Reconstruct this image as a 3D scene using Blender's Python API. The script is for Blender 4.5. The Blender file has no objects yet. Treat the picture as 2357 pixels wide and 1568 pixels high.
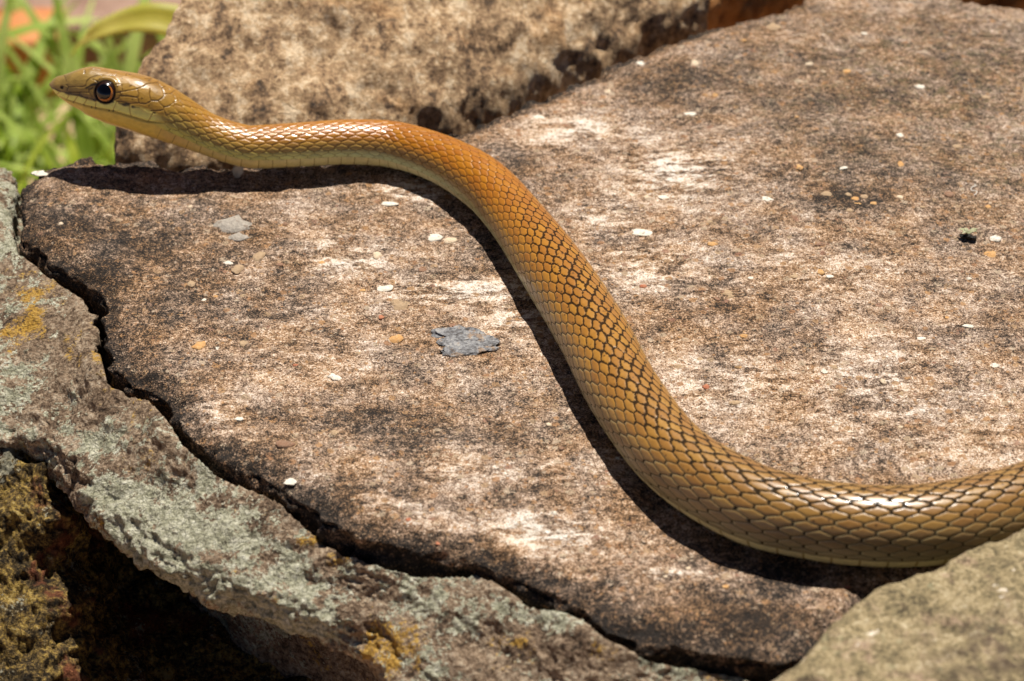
import bpy, bmesh, math, random
import numpy as np
from mathutils import Vector, Matrix

# ------------------------------------------------------------------ camera, world, sun
S = 0.01                                   # everything below is designed in centimetres
PITCH = math.radians(34); DIST = 45.0
SUN = np.array([.11, .34, 1.0]); SUN /= np.linalg.norm(SUN)
sc = bpy.context.scene
col = sc.collection
cam = bpy.data.cameras.new('camera'); camo = bpy.data.objects.new('camera', cam); col.objects.link(camo)
camo.location = (0, -DIST*math.cos(PITCH)*S, DIST*math.sin(PITCH)*S)
camo.rotation_euler = (math.pi/2-PITCH, 0, 0)
cam.sensor_width = 36; cam.lens = 36*DIST/20; cam.clip_start = .01; cam.clip_end = 60
cam.dof.use_dof = True; cam.dof.focus_distance = .452; cam.dof.aperture_fstop = 25
sc.camera = camo
w = bpy.data.worlds.new('World'); sc.world = w; w.use_nodes = True
nt = w.node_tree
sky = nt.nodes.new('ShaderNodeTexSky'); sky.sky_type = 'NISHITA'; sky.sun_disc = False
sky.sun_elevation = math.asin(SUN[2]); sky.sun_rotation = math.atan2(SUN[0], SUN[1])
sky.altitude = 3000; sky.air_density = .55; sky.dust_density = .15
nt.links.new(sky.outputs[0], nt.nodes['Background'].inputs[0]); nt.nodes['Background'].inputs[1].default_value = .05
sun = bpy.data.lights.new('sun', 'SUN'); sun.energy = 5.0; sun.angle = math.radians(.53); sun.color = (1, .95, .86)
suno = bpy.data.objects.new('sun', sun); col.objects.link(suno)
suno.rotation_euler = Vector(SUN).to_track_quat('Z', 'Y').to_euler()
sc.view_settings.view_transform = 'Standard'; sc.view_settings.look = 'None'
sc.view_settings.exposure = .36; sc.view_settings.gamma = 1
sc.cycles.use_denoising = True

# --- NUMPY CORE
import numpy as np, math
PITCH = math.radians(34); DIST = 45.0
CC = np.array([0, -DIST*math.cos(PITCH), DIST*math.sin(PITCH)])
CF = np.array([0, math.cos(PITCH), -math.sin(PITCH)]); CU = np.array([0, math.sin(PITCH), math.cos(PITCH)])
KPX = 10/45/1178.5
def ray(x, y): return CF + np.array([1., 0, 0])*((x-1178.5)*KPX) - CU*((y-784)*KPX)
def at(x, y, z=0.):
    r = ray(x, y); return CC + r*((z-CC[2])/r[2])
def at_y(x, y, yy):
    r = ray(x, y); return CC + r*((yy-CC[1])/r[1])
def proj(p):
    q = p-CC; D = q@CF
    return np.stack([q[..., 0]/D/KPX+1178.5, 784-(q@CU)/D/KPX, D], -1)
def sm(a, b, x):
    t = np.clip((x-a)/(b-a), 0, 1); return t*t*(3-2*t)
_G = np.random.RandomState(7).normal(size=(4096, 3)); _G /= np.linalg.norm(_G, axis=1)[:, None]
_G = _G.astype(np.float32)
def noise3(p, seed=0):
    p = np.asarray(p, np.float32); i = np.floor(p).astype(np.int32); f = p-i
    u = f*f*f*(f*(f*6-15)+10)
    out = np.zeros(len(p), np.float32)
    for dx in (0, 1):
        wx = u[:, 0] if dx else 1-u[:, 0]
        for dy in (0, 1):
            wy = u[:, 1] if dy else 1-u[:, 1]
            for dz in (0, 1):
                wz = u[:, 2] if dz else 1-u[:, 2]
                h = ((i[:, 0]+dx)*73856093) ^ ((i[:, 1]+dy)*19349663) ^ ((i[:, 2]+dz)*83492791) ^ (seed*2654435)
                h = (h ^ (h >> 13))*1274126177; h = (h ^ (h >> 16)) & 4095
                g = _G[h]
                out += wx*wy*wz*(g[:, 0]*(f[:, 0]-dx)+g[:, 1]*(f[:, 1]-dy)+g[:, 2]*(f[:, 2]-dz))
    return out*1.5
def fbm(p, octv=4, gain=.5, seed=0, lac=2.03):
    p = np.asarray(p, np.float32); o = np.zeros(len(p), np.float32); a = 1.
    for k in range(octv):
        o += a*noise3(p, seed+k*17); p = p*lac+3.7; a *= gain
    return o
def ridge(p, octv=3, gain=.5, seed=0):
    p = np.asarray(p, np.float32); o = np.zeros(len(p), np.float32); a = 1.
    for k in range(octv):
        o += a*(1-2*np.abs(noise3(p, seed+k*31))); p = p*2.1+1.3; a *= gain
    return o
def catmull(P, n):
    """resample control rows P (k, ...) with n samples per segment, end rows clamped"""
    P = np.asarray(P, float); k = len(P)
    ns = n if hasattr(n, '__len__') else [n]*(k-1)
    Q = np.concatenate([2*P[:1]-P[1:2], P, 2*P[-1:]-P[-2:-1]]); out = []
    for i in range(k-1):
        t = np.arange(ns[i])/ns[i]; t = t.reshape((-1,)+(1,)*(P.ndim-1))
        a, b, c, d = Q[i], Q[i+1], Q[i+2], Q[i+3]
        out.append(.5*((2*b)+(-a+c)*t+(2*a-5*b+4*c-d)*t*t+(-a+3*b-3*c+d)*t**3))
    out.append(P[-1:]); return np.concatenate(out)
def U(x, y):
    """gentle undulation of the slab's top"""
    p = np.stack([np.ravel(x)*.13, np.ravel(y)*.13, np.full(np.size(x), 4.3)], -1)
    return (.16*fbm(p, 2, .5, 5)).reshape(np.shape(x))

# ---- snake: stations along the body, centre in the picture plan and radius, turned into world points
F_ = 1.0861
ST = []                                     # (x, y, z, r)
for cx, cy, h in [(123.7, 213, 3), (140.2, 212.7, 20.6), (154.9, 215.8, 29), (185.5, 220, 44.8), (216, 223, 57.3), (231, 226.5, 61.7),
                  (260, 234.7, 65.8), (289.8, 243, 68.9), (319.6, 249.8, 70.6), (349.3, 257.4, 71), (394, 275.6, 69.5),
                  (439, 299, 63.5), (518, 338, 54), (606, 367, 54.5)]:
    x0 = at_y(cx/F_, cy/F_, 6.9)[0]
    p = at_y(cx/F_, cy/F_, 7.1-.145*(x0+10)); D = proj(p)[2]
    ST.append((*p, h/F_*KPX*D))
NHEAD = 11
for cx, cy, wd in [(660, 369.5, 112), (760, 364, 114), (870, 358, 116), (975, 363, 120), (1055, 382, 121), (1128, 411, 126), (1188, 446, 134),
                   (1240, 489, 136), (1300, 560, 143), (1382, 674, 165), (1478, 826, 178), (1565, 989, 185), (1690, 1148, 192), (1863, 1254, 205),
                   (2019, 1297, 204), (2170, 1315, 206), (2316, 1313, 207), (2460, 1288, 205), (2590, 1250, 202), (2760, 1170, 192), (2900, 1060, 175),
                   (2990, 930, 150), (3060, 800, 120), (3120, 670, 85), (3150, 560, 45), (3160, 490, 6)]:
    z = .5
    for it in range(4):
        p = at(cx/F_, cy/F_, z); D = proj(p)[2]; r = wd/2/F_*KPX*D
        z = max(float(U(p[0], p[1])) + r*.90 + .02, {660: .63, 760: .60, 870: .56}.get(cx, -9))
    ST.append((*p, r))
ST = np.array(ST)
def snake_path():
    k = len(ST)
    dense = catmull(ST, 60)
    seg = np.linalg.norm(np.diff(dense[:, :3], axis=0), axis=1); s = np.r_[0, np.cumsum(seg)]
    return dense, s
DENSE, DS = snake_path()
S_HEAD = DS[60*NHEAD]                        # arc length at the back of the head
S_VIS = DS[60*31]
NA = 264
def rings():
    s1 = np.linspace(0, 1, 46)**1.6*.5
    s2 = np.arange(.5+.0085, S_HEAD+.4, .0085)
    s3 = np.arange(s2[-1]+.0155, S_VIS, .0155)
    s4 = np.linspace(s3[-1]+.03, DS[-1], 160)
    return np.r_[s1, s2, s3, s4]
SS = rings()
RC = np.stack([np.interp(SS, DS, DENSE[:, i]) for i in range(4)], -1)
def smooth1(a, k, n=3):
    for _ in range(n):
        b = np.pad(a, ((k, k), (0, 0)), mode='edge'); c = np.cumsum(np.r_[np.zeros((1, b.shape[1])), b], 0)
        a = (c[2*k+1:]-c[:-2*k-1])/(2*k+1)
    return a
RT = np.gradient(RC[:, :3], SS, axis=0)
RT = smooth1(RT, 8); RT /= np.linalg.norm(RT, axis=1)[:, None]
_roll = np.radians(np.interp(SS, [0, S_HEAD, S_HEAD+3.5, S_HEAD+7, S_HEAD+10, S_HEAD+15, S_HEAD+20], [17, 17, 13, 4, -9, -9, 0]))
_uref = np.stack([0*SS, np.sin(_roll), np.cos(_roll)], -1)
RSIDE = np.cross(RT, _uref); RSIDE /= np.linalg.norm(RSIDE, axis=1)[:, None]
RUP = np.cross(RSIDE, RT)
TH = np.linspace(-math.pi, math.pi, NA, endpoint=False)+math.pi/NA
def section(ri, th):
    """local (side, up) for ring index array ri and angle th; th = 0 is the back, pi the belly"""
    s = SS[ri]; r = RC[ri, 3]
    hd = 1-sm(S_HEAD-.7, S_HEAD+.9, s)        # 1 on the head
    u = np.clip(s/S_HEAD, 0, 1)
    wide = np.interp(u, [0, .08, .25, .45, .7, .9, 1], [.95, .92, .84, .84, .95, .98, .97])
    wide = 1+(wide-1)*np.clip(hd+.0, 0, 1)
    n = 2+.55*hd*sm(.02, .2, u)
    cs, sn = np.cos(th), np.sin(th)
    rad = (np.abs(cs)**n+np.abs(sn)**n)**(-1/n)
    # cheeks: widest a bit below the middle, top of the head flat
    topw = np.where(cs > 0, 1-.16*hd*np.clip(cs, 0, 1)**1.2, 1-.06*hd*np.clip(-cs, 0, 1))
    x = r*wide*rad*sn*topw
    flat = 1-.10*(1-hd)*sm(math.radians(118), math.radians(160), np.abs(th))
    z = r*rad*cs*flat
    z = np.where((cs > 0), z*(1-.03*hd), z)
    return x, z
def surf(ri, th, h=0.):
    x, z = section(ri, th)
    l = np.maximum(np.sqrt(x*x+z*z), 1e-6); x = x+h*x/l; z = z+h*z/l
    return RC[ri, :3]+RSIDE[ri]*x[..., None]+RUP[ri]*z[..., None]
# --- END CORE

# HEADLINES
HEADLINES = {
 'mouth': [
  [(0.0158,2.561),(0.0404,2.624),(0.0683,2.633),(0.1065,2.418),(0.1449,2.302),(0.175,2.222),(0.2077,2.168),(0.2404,2.141),(0.2761,2.124),(0.3148,2.088),(0.3505,2.052),(0.3832,2.025),(0.413,2.008),(0.4487,1.972),(0.4814,1.936),(0.5171,1.909),(0.5498,1.891),(0.5855,1.891),(0.6182,1.9),(0.651,1.909),(0.6867,1.909),(0.7134,1.909),(0.7432,1.9),(0.77,1.891),(0.7967,1.882),(0.8235,1.874),(0.8533,1.829),(0.883,1.775),(0.9128,1.722),(0.9395,1.641),(0.9663,1.543)],
 ],
 'lip': [
  [(0.0012,2.588),(0.0517,1.909),(0.0964,1.856),(0.1392,1.793),(0.175,1.775),(0.2107,1.775),(0.2672,1.757),(0.3178,1.775),(0.3654,1.766),(0.41,1.731),(0.4368,1.686),(0.4636,1.632),(0.4933,1.588),(0.5201,1.543),(0.5498,1.507),(0.5915,1.552),(0.645,1.543),(0.6718,1.543),(0.6956,1.543),(0.7402,1.507),(0.77,1.507),(0.7967,1.499),(0.8235,1.499),(0.8562,1.507),(0.8919,1.516),(0.9217,1.499),(0.9514,1.472)],
 ],
 'groove': [
  [(0.175,1.597),(0.1809,1.338),(0.1627,1.248)],
  [(0.178,1.373),(0.2137,1.338),(0.2434,1.32),(0.2732,1.32),(0.297,1.302),(0.3118,1.248)],
  [(0.1839,1.632),(0.2315,1.597),(0.2821,1.552),(0.3118,1.516),(0.3416,1.481)],
  [(0.2821,1.552),(0.2761,1.677)],
  [(0.3356,1.311),(0.3416,1.481),(0.3803,1.615)],
  [(0.1117,0.248),(0.1335,0.713),(0.1567,1.043)],
  [(0.3118,1.257),(0.3118,1.07),(0.3267,0.9),(0.3505,0.793),(0.3892,0.677),(0.4189,0.65),(0.4487,0.623),(0.4963,0.561),(0.5052,0.498)],
  [(0.3475,0.954),(0.3773,0.998),(0.407,1.052)],
  [(0.2821,0.481),(0.288,0.704)],
  [(0.3208,0.338),(0.3386,0.32),(0.3713,0.329)],
  [(0.3892,0.091),(0.413,0.195)],
  [(0.5736,1.168),(0.6004,1.115),(0.6331,1.043),(0.6629,0.981),(0.6867,0.909),(0.7105,0.766),(0.7283,0.561),(0.7551,0.427),(0.7789,0.079)],
  [(0.529,0.963),(0.5617,0.891)],
  [(0.5558,1.195),(0.5796,1.177),(0.5915,1.222),(0.5796,1.373),(0.5498,1.463)],
  [(0.5796,0.9),(0.5974,1.115)],
  [(0.5944,1.275),(0.6212,1.248),(0.648,1.222),(0.6777,1.213),(0.7045,1.186),(0.7045,1.079),(0.6896,0.936)],
  [(0.5706,1.49),(0.6034,1.472),(0.6361,1.454),(0.6599,1.481),(0.6896,1.418),(0.7194,1.356),(0.7432,1.329),(0.767,1.302),(0.7908,1.168)],
  [(0.7045,1.186),(0.7224,1.347)],
  [(0.7551,0.739),(0.767,0.954),(0.7908,1.123),(0.8146,1.079),(0.8354,1.034),(0.8562,0.82),(0.8503,0.704),(0.8205,0.472),(0.8354,0.213),(0.8681,0.332)],
  [(0.7908,1.168),(0.7908,1.123)],
  [(0.8354,1.034),(0.8503,1.088),(0.886,1.15),(0.8919,1.231),(0.8741,1.311),(0.8473,1.391),(0.8205,1.454)],
  [(0.8503,0.704),(0.886,0.525),(0.8949,0.105),(0.9276,0.314),(0.9604,0.305)],
  [(0.886,1.15),(0.9128,1.025),(0.9336,0.802),(0.9663,0.534),(0.9961,0.463)],
  [(0.8919,1.231),(0.9276,1.382),(0.9544,1.391),(0.9633,1.525)],
  [(0.9336,0.802),(0.9306,0.659),(0.9098,0.534),(0.886,0.525)],
  [(0.999,0.9),(0.9544,0.9),(0.9336,0.802)],
  [(0.9544,1.391),(0.9782,1.248),(0.9842,1.079),(0.999,0.9),(1.0258,0.677)],
  [(0.8205,0.472),(0.7908,0.302),(0.7789,0.079),(0.7759,0.341)],
  [(0.7015,0.314),(0.7313,0.02),(0.7283,0.341)],
  [(0.5736,0.132),(0.5825,0.418)],
 ],
 'suture': [
  [(0.1869,1.847),(0.1627,2.24)],
  [(0.2672,1.704),(0.2464,1.918),(0.2226,2.168)],
  [(0.3386,1.749),(0.3297,1.909),(0.3148,2.097)],
  [(0.41,1.731),(0.413,1.999)],
  [(0.5706,1.534),(0.5587,1.713),(0.5498,1.9)],
  [(0.6688,1.552),(0.6777,1.668),(0.6867,1.793),(0.6986,1.918)],
  [(0.8384,1.472),(0.8354,1.606),(0.8324,1.74),(0.8265,1.874)],
  [(0.0683,2.633),(0.1014,1.9)],
 ],
 'dark': [
  [(0.0012,2.15),(0.0517,1.838),(0.0964,1.811),(0.1392,1.749)],
  [(0.1508,1.766),(0.1839,1.766)],
  [(0.2047,1.722),(0.2464,1.731),(0.2672,1.704)],
  [(0.288,1.704),(0.3178,1.731),(0.3446,1.713)],
  [(0.3594,1.686),(0.3981,1.695)],
  [(0.3178,1.32),(0.3446,1.186),(0.3832,1.097)],
  [(0.5885,1.534),(0.6242,1.534),(0.6629,1.499)],
  [(0.6926,1.543),(0.7372,1.499)],
  [(0.3624,1.257),(0.3475,1.32)],
  [(0.5082,1.588),(0.5409,1.525)],
 ],
}
HEADPTS = {'eye': [(0.4636, 1.302, 0.248)], 'nostril': [(0.1225, 1.472, 0.045)], 'dot': [(0.178, 2.213, 0.018), (0.3178, 2.088, 0.022), (0.3832, 2.034, 0.024), (0.416, 2.008, 0.022), (0.5201, 1.927, 0.02), (0.5528, 1.891, 0.026), (0.2196, 2.204, 0.014), (0.3922, 0.909, 0.02), (0.5528, 1.007, 0.022), (0.6777, 1.293, 0.02), (0.7313, 1.159, 0.022), (0.7938, 1.32, 0.02), (0.9395, 0.543, 0.02), (0.9247, 1.213, 0.02), (0.6658, 1.195, 0.016), (1.0139, 1.222, 0.02), (0.8473, 1.463, 0.03)]}
# END HEADLINES

# ------------------------------------------------------------------ helpers
def lin(c):
    c = np.asarray(c, float)/255.
    return np.where(c <= .04045, c/12.92, ((c+.055)/1.055)**2.4)
def L4(c): return (*lin(c), 1.)
def obj(name, me, mat=None, parent=None, label=None, cat=None, group=None, kind=None):
    o = bpy.data.objects.new(name, me); col.objects.link(o)
    if mat and me is not None:
        if not me.materials: me.materials.append(mat)
    if parent: o.parent = parent
    for k, v in (('label', label), ('category', cat), ('group', group), ('kind', kind)):
        if v: o[k] = v
    return o
def mesh_np(name, V, F, smooth=True):
    """V in cm; F int array (n,4) or (n,3), or a list of such arrays"""
    me = bpy.data.meshes.new(name)
    Fs = F if isinstance(F, list) else [F]
    V = np.asarray(V, np.float32)*S
    nl = sum(f.size for f in Fs); nf = sum(len(f) for f in Fs)
    me.vertices.add(len(V)); me.vertices.foreach_set('co', V.ravel())
    me.loops.add(nl); me.polygons.add(nf)
    me.loops.foreach_set('vertex_index', np.concatenate([f.ravel() for f in Fs]).astype(np.int32))
    cnt = np.concatenate([np.full(len(f), f.shape[1]) for f in Fs]); st = np.r_[0, np.cumsum(cnt)[:-1]]
    me.polygons.foreach_set('loop_start', st.astype(np.int32))
    me.polygons.foreach_set('use_smooth', np.full(nf, smooth))
    me.update(calc_edges=True); me.validate()
    return me
def attr(me, name, a):
    if a.ndim == 1:
        t = me.attributes.new(name, 'FLOAT', 'POINT'); t.data.foreach_set('value', a.astype(np.float32))
    else:
        t = me.attributes.new(name, 'FLOAT_COLOR', 'POINT')
        t.data.foreach_set('color', np.c_[a, np.ones(len(a))].astype(np.float32).ravel())
def grid_faces(n, m, closed=False):
    i = np.arange(n-1)[:, None]*m; j = np.arange(m if closed else m-1)[None, :]; j2 = (j+1) % m
    return np.stack([i+j, i+m+j, i+m+j2, i+j2], -1).reshape(-1, 4)
def grid_normals(G, closed):
    du = np.gradient(G, axis=0)
    dv = (np.roll(G, -1, 1)-np.roll(G, 1, 1)) if closed else np.gradient(G, axis=1)
    n = np.cross(du, dv); l = np.linalg.norm(n, axis=2, keepdims=True)
    n = n/np.maximum(l, 1e-9)
    c = G.mean((0, 1))
    if ((G-c)*n).sum() < 0: n = -n
    return n
def loft(ctrl, nu, nv, disp):
    """closed loft through control loops (n, m, 3); disp(P, N) gives the relief along the normal"""
    A = catmull(np.asarray(ctrl, float), nu)                       # along
    B = np.concatenate([A[:, -1:], A, A[:, :2]], 1).transpose(1, 0, 2)
    m = A.shape[1]; out = []
    ns = nv if hasattr(nv, '__len__') else [nv]*m
    for i in range(m):
        t = (np.arange(ns[i])/ns[i])[:, None, None]
        a, b, c, d = B[i], B[i+1], B[i+2], B[(i+3)]
        def tan(p, q, r_, seg):
            m_ = (r_-p)/2; l = np.linalg.norm(m_, axis=1, keepdims=True)
            lim = 1.2*np.minimum(np.linalg.norm(q-p, axis=1, keepdims=True), np.linalg.norm(r_-q, axis=1, keepdims=True))
            return m_*np.minimum(1, lim/np.maximum(l, 1e-9))
        m0, m1 = tan(a, b, c, c-b), tan(b, c, d, c-b)
        out.append((2*t**3-3*t*t+1)*b+(t**3-2*t*t+t)*m0+(-2*t**3+3*t*t)*c+(t**3-t*t)*m1)
    G = np.concatenate(out).transpose(1, 0, 2)
    n, m = G.shape[:2]
    N = grid_normals(G, True)
    P = G.reshape(-1, 3); P = P+N.reshape(-1, 3)*disp(P, N.reshape(-1, 3))[:, None]
    F = grid_faces(n, m, True)
    c0, c1 = P[:m].mean(0), P[-m:].mean(0)
    P = np.concatenate([P, [c0, c1]]); k = n*m; j = np.arange(m)
    T = np.concatenate([np.stack([np.full(m, k), j, (j+1) % m], -1), np.stack([np.full(m, k+1), k-m+(j+1) % m, k-m+j], -1)])
    return P, [F, T]

# ------------------------------------------------------------------ materials
class NT:
    def __init__(s, name):
        s.m = bpy.data.materials.new(name); s.m.use_nodes = True; s.t = s.m.node_tree; s.b = s.t.nodes['Principled BSDF']
        tc = s.t.nodes.new('ShaderNodeTexCoord'); s.vec = s.vmul(tc.outputs['Object'], (100, 100, 100))
    def nd(s, ty, **kw):
        n = s.t.nodes.new(ty)
        for k, v in kw.items(): setattr(n, k, v)
        return n
    def put(s, sock, v):
        if isinstance(v, bpy.types.NodeSocket): s.t.links.new(v, sock)
        else: sock.default_value = v
    def vmul(s, v, k):
        n = s.nd('ShaderNodeMapping'); s.put(n.inputs['Vector'], v); n.inputs['Scale'].default_value = k; return n.outputs[0]
    def noise(s, scale, det=5, rough=.6, off=0, st=None, dist=0):
        n = s.nd('ShaderNodeTexNoise'); mp = s.nd('ShaderNodeMapping'); s.put(mp.inputs['Vector'], s.vec)
        mp.inputs['Location'].default_value = (off*1.7, off*2.3, off*.9)
        if st: mp.inputs['Scale'].default_value = st
        s.put(n.inputs['Vector'], mp.outputs[0]); n.inputs['Scale'].default_value = scale; n.inputs['Detail'].default_value = det
        n.inputs['Roughness'].default_value = rough; n.inputs['Distortion'].default_value = dist
        return n.outputs['Fac']
    def vor(s, scale, out='Distance', off=0, rand=1, feat='F1', st=None):
        n = s.nd('ShaderNodeTexVoronoi', feature=feat); mp = s.nd('ShaderNodeMapping'); s.put(mp.inputs['Vector'], s.vec)
        mp.inputs['Location'].default_value = (off, off*1.3, off*.7)
        if st: mp.inputs['Scale'].default_value = st
        s.put(n.inputs['Vector'], mp.outputs[0]); n.inputs['Scale'].default_value = scale; n.inputs['Randomness'].default_value = rand
        return n.outputs[out]
    def math(s, op, a, b=0., c=0.):
        n = s.nd('ShaderNodeMath', operation=op); s.put(n.inputs[0], a); s.put(n.inputs[1], b); s.put(n.inputs[2], c); return n.outputs[0]
    def step(s, x, lo, hi, a=0., b=1.):
        n = s.nd('ShaderNodeMapRange', interpolation_type='SMOOTHSTEP'); s.put(n.inputs[0], x)
        n.inputs[1].default_value = lo; n.inputs[2].default_value = hi; n.inputs[3].default_value = a; n.inputs[4].default_value = b
        return n.outputs[0]
    def mix(s, f, a, b):
        n = s.nd('ShaderNodeMix', data_type='RGBA'); s.put(n.inputs[0], f)
        s.put(n.inputs[6], a if isinstance(a, bpy.types.NodeSocket) else (*a, 1.) if len(a) == 3 else a)
        s.put(n.inputs[7], b if isinstance(b, bpy.types.NodeSocket) else (*b, 1.) if len(b) == 3 else b)
        return n.outputs[2]
    def ramp(s, f, stops):
        n = s.nd('ShaderNodeValToRGB'); s.put(n.inputs[0], f); e = n.color_ramp.elements
        while len(e) < len(stops): e.new(.5)
        for i, (p, c) in enumerate(stops): e[i].position = p; e[i].color = (*c, 1.)
        return n.outputs[0]
    def field(s, terms, base=.5):
        """base + sum of weight * (noise - .5), or weight * mask when the third item is 0"""
        v = base
        for sock, wgt, cen in terms: v = s.math('ADD', s.math('MULTIPLY', s.math('SUBTRACT', sock, cen), wgt), v)
        return v
    def attr(s, name, out='Fac'):
        n = s.nd('ShaderNodeAttribute', attribute_name=name); return n.outputs[out]
    def bump(s, h, dist_cm, strength=1., prev=None):
        n = s.nd('ShaderNodeBump'); s.put(n.inputs['Height'], h); n.inputs['Distance'].default_value = dist_cm*S
        n.inputs['Strength'].default_value = strength
        if prev: s.put(n.inputs['Normal'], prev)
        return n.outputs[0]
    def done(s, colr, rough=.85, normal=None, spec=.3, **kw):
        s.put(s.b.inputs['Base Color'], colr if isinstance(colr, bpy.types.NodeSocket) else (*colr, 1.))
        s.put(s.b.inputs['Roughness'], rough); s.b.inputs['Specular IOR Level'].default_value = spec
        if normal: s.put(s.b.inputs['Normal'], normal)
        for k, v in kw.items(): s.put(s.b.inputs[k], v)
        return s.m

def mat_slab():
    t = NT('slab_stone')
    pale, dark = t.attr('pale'), t.attr('crust')
    st = (.8, 1.2, 1)
    pm = t.math('MULTIPLY', pale, t.step(t.noise(2.2, 8, .72, 77, st=(.6, 1.6, 1)), .45, .54))
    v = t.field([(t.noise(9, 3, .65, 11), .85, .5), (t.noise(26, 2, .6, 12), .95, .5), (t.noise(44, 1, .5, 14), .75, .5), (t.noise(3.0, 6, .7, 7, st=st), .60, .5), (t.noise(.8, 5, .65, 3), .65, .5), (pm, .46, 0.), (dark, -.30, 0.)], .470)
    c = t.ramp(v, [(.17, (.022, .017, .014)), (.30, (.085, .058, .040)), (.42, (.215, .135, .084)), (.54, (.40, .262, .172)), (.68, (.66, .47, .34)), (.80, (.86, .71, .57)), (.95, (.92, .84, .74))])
    warm = t.step(t.noise(.9, 4, .6, 21), .35, .65)
    hs = t.nd('ShaderNodeHueSaturation'); t.put(hs.inputs['Color'], c); t.put(hs.inputs['Saturation'], t.step(t.noise(1.1, 3, .6, 25), .3, .7, .85, 1.2)); c = hs.outputs[0]
    # clasts: little rounded grains in warm colours
    for sc_, off, thr, amt in ((4.6, 2, .70, .85), (9.5, 5, .62, .8)):
        vc = t.vor(sc_, 'Color', off); vd = t.math('ADD', t.vor(sc_, 'Distance', off), t.math('MULTIPLY', t.math('SUBTRACT', t.noise(14, 2, .6, off), .5), .35))
        sep = t.nd('ShaderNodeSeparateColor'); t.put(sep.inputs[0], vc)
        cl = t.math('MULTIPLY', t.step(vd, .40, .30), t.step(sep.outputs[0], thr, thr+.03))
        cl = t.math('MULTIPLY', cl, t.step(v, .25, .42))
        cc = t.ramp(sep.outputs[1], [(0., (.40, .20, .10)), (.35, (.52, .28, .12)), (.6, (.50, .36, .23)), (.85, (.66, .52, .38)), (1., (.34, .16, .10))])
        c = t.mix(t.math('MULTIPLY', cl, amt), c, t.mix(t.step(t.noise(18, 2, .6, 4), .35, .7, 0, .4), cc, (.2, .13, .08)))
    # olive bloom towards the far right
    c = t.mix(t.math('MULTIPLY', t.attr('bloom'), t.step(t.noise(4.5, 7, .75, 71), .48, .62, 0, .75)), c, (.17, .14, .065))
    b = t.bump(t.noise(4, 6, .65, 61), .10, .9)
    b = t.bump(v, .05, .9, b)
    b = t.bump(t.noise(24, 2, .6, 64), .022, .9, b)
    return t.done(c, .86, b, .25)
def mat_lichen():
    t = NT('lichen_rock')
    gr = t.noise(14, 3, .7, 18)
    v = t.field([(t.noise(1.3, 6, .65, 1), .8, .5), (t.noise(8, 4, .7, 4), .9, .5), (gr, .6, .5)], .5)
    c = t.ramp(v, [(.25, (.05, .035, .025)), (.40, (.16, .105, .068)), (.52, (.29, .205, .135)), (.64, (.42, .32, .225)), (.8, (.60, .50, .38))])
    och = t.field([(t.noise(1.1, 6, .62, 9), 1., .5), (t.attr('ochre'), .2, 0.), (gr, .5, .5)], .5)
    c = t.mix(t.step(och, .62, .72, 0, .9), c, t.ramp(gr, [(.3, (.16, .085, .015)), (.5, (.42, .23, .035)), (.7, (.60, .38, .09))]))
    lm = t.field([(t.noise(1.5, 7, .66, 15), 1.5, .5), (t.attr('lichen'), .27, 0.), (gr, .55, .5), (t.noise(4, 5, .72, 16), 1.0, .5)], .465)
    lc = t.ramp(t.field([(t.noise(6, 5, .7, 22), 1.2, .5), (gr, .7, .5)], .5), [(.25, (.15, .14, .09)), (.42, (.34, .325, .225)), (.58, (.50, .475, .355)), (.8, (.72, .69, .56))])
    lc = t.mix(t.step(t.vor(8, 'Distance', 3, feat='DISTANCE_TO_EDGE'), .05, .0, 0, .7), lc, (.10, .10, .07))
    c = t.mix(t.step(lm, .56, .60), c, lc)
    dk = t.field([(t.noise(2.2, 8, .72, 27), 1.2, .5), (gr, .9, .5)], .5)
    c = t.mix(t.step(dk, .66, .74, 0, .85), c, (.045, .035, .025))
    b = t.bump(t.noise(3, 8, .7, 33), .10, 1.)
    b = t.bump(t.vor(8, 'Distance', 3, feat='DISTANCE_TO_EDGE'), .06, .8, b)
    b = t.bump(gr, .07, 1., b)
    return t.done(c, .92, b, .15)
def mat_ochre():
    t = NT('yellow_crusted_rock')
    gr = t.noise(13, 3, .7, 18)
    v = t.field([(t.noise(1.6, 7, .7, 2), 1., .5), (t.noise(6, 5, .7, 5), 1.1, .5), (gr, .8, .5)], .52)
    c = t.ramp(v, [(.28, (.018, .014, .010)), (.44, (.075, .052, .026)), (.56, (.22, .145, .055)), (.68, (.46, .30, .075)), (.82, (.62, .46, .18))])
    c = t.mix(t.step(t.noise(.9, 5, .6, 8), .53, .64, 0, .8), c, t.ramp(gr, [(.3, (.10, .03, .015)), (.7, (.36, .12, .06))]))
    c = t.mix(t.step(t.field([(t.noise(1.1, 6, .65, 14), 1., .5), (gr, .4, .5), (t.attr('lichen'), .34, 0.)], .5), .60, .66, 0, .9), c, t.ramp(gr, [(.3, (.15, .14, .09)), (.7, (.50, .47, .36))]))
    b = t.bump(t.noise(3.2, 8, .75, 33), .22, 1.)
    b = t.bump(gr, .08, 1., b)
    return t.done(c, .92, b, .15)
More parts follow.
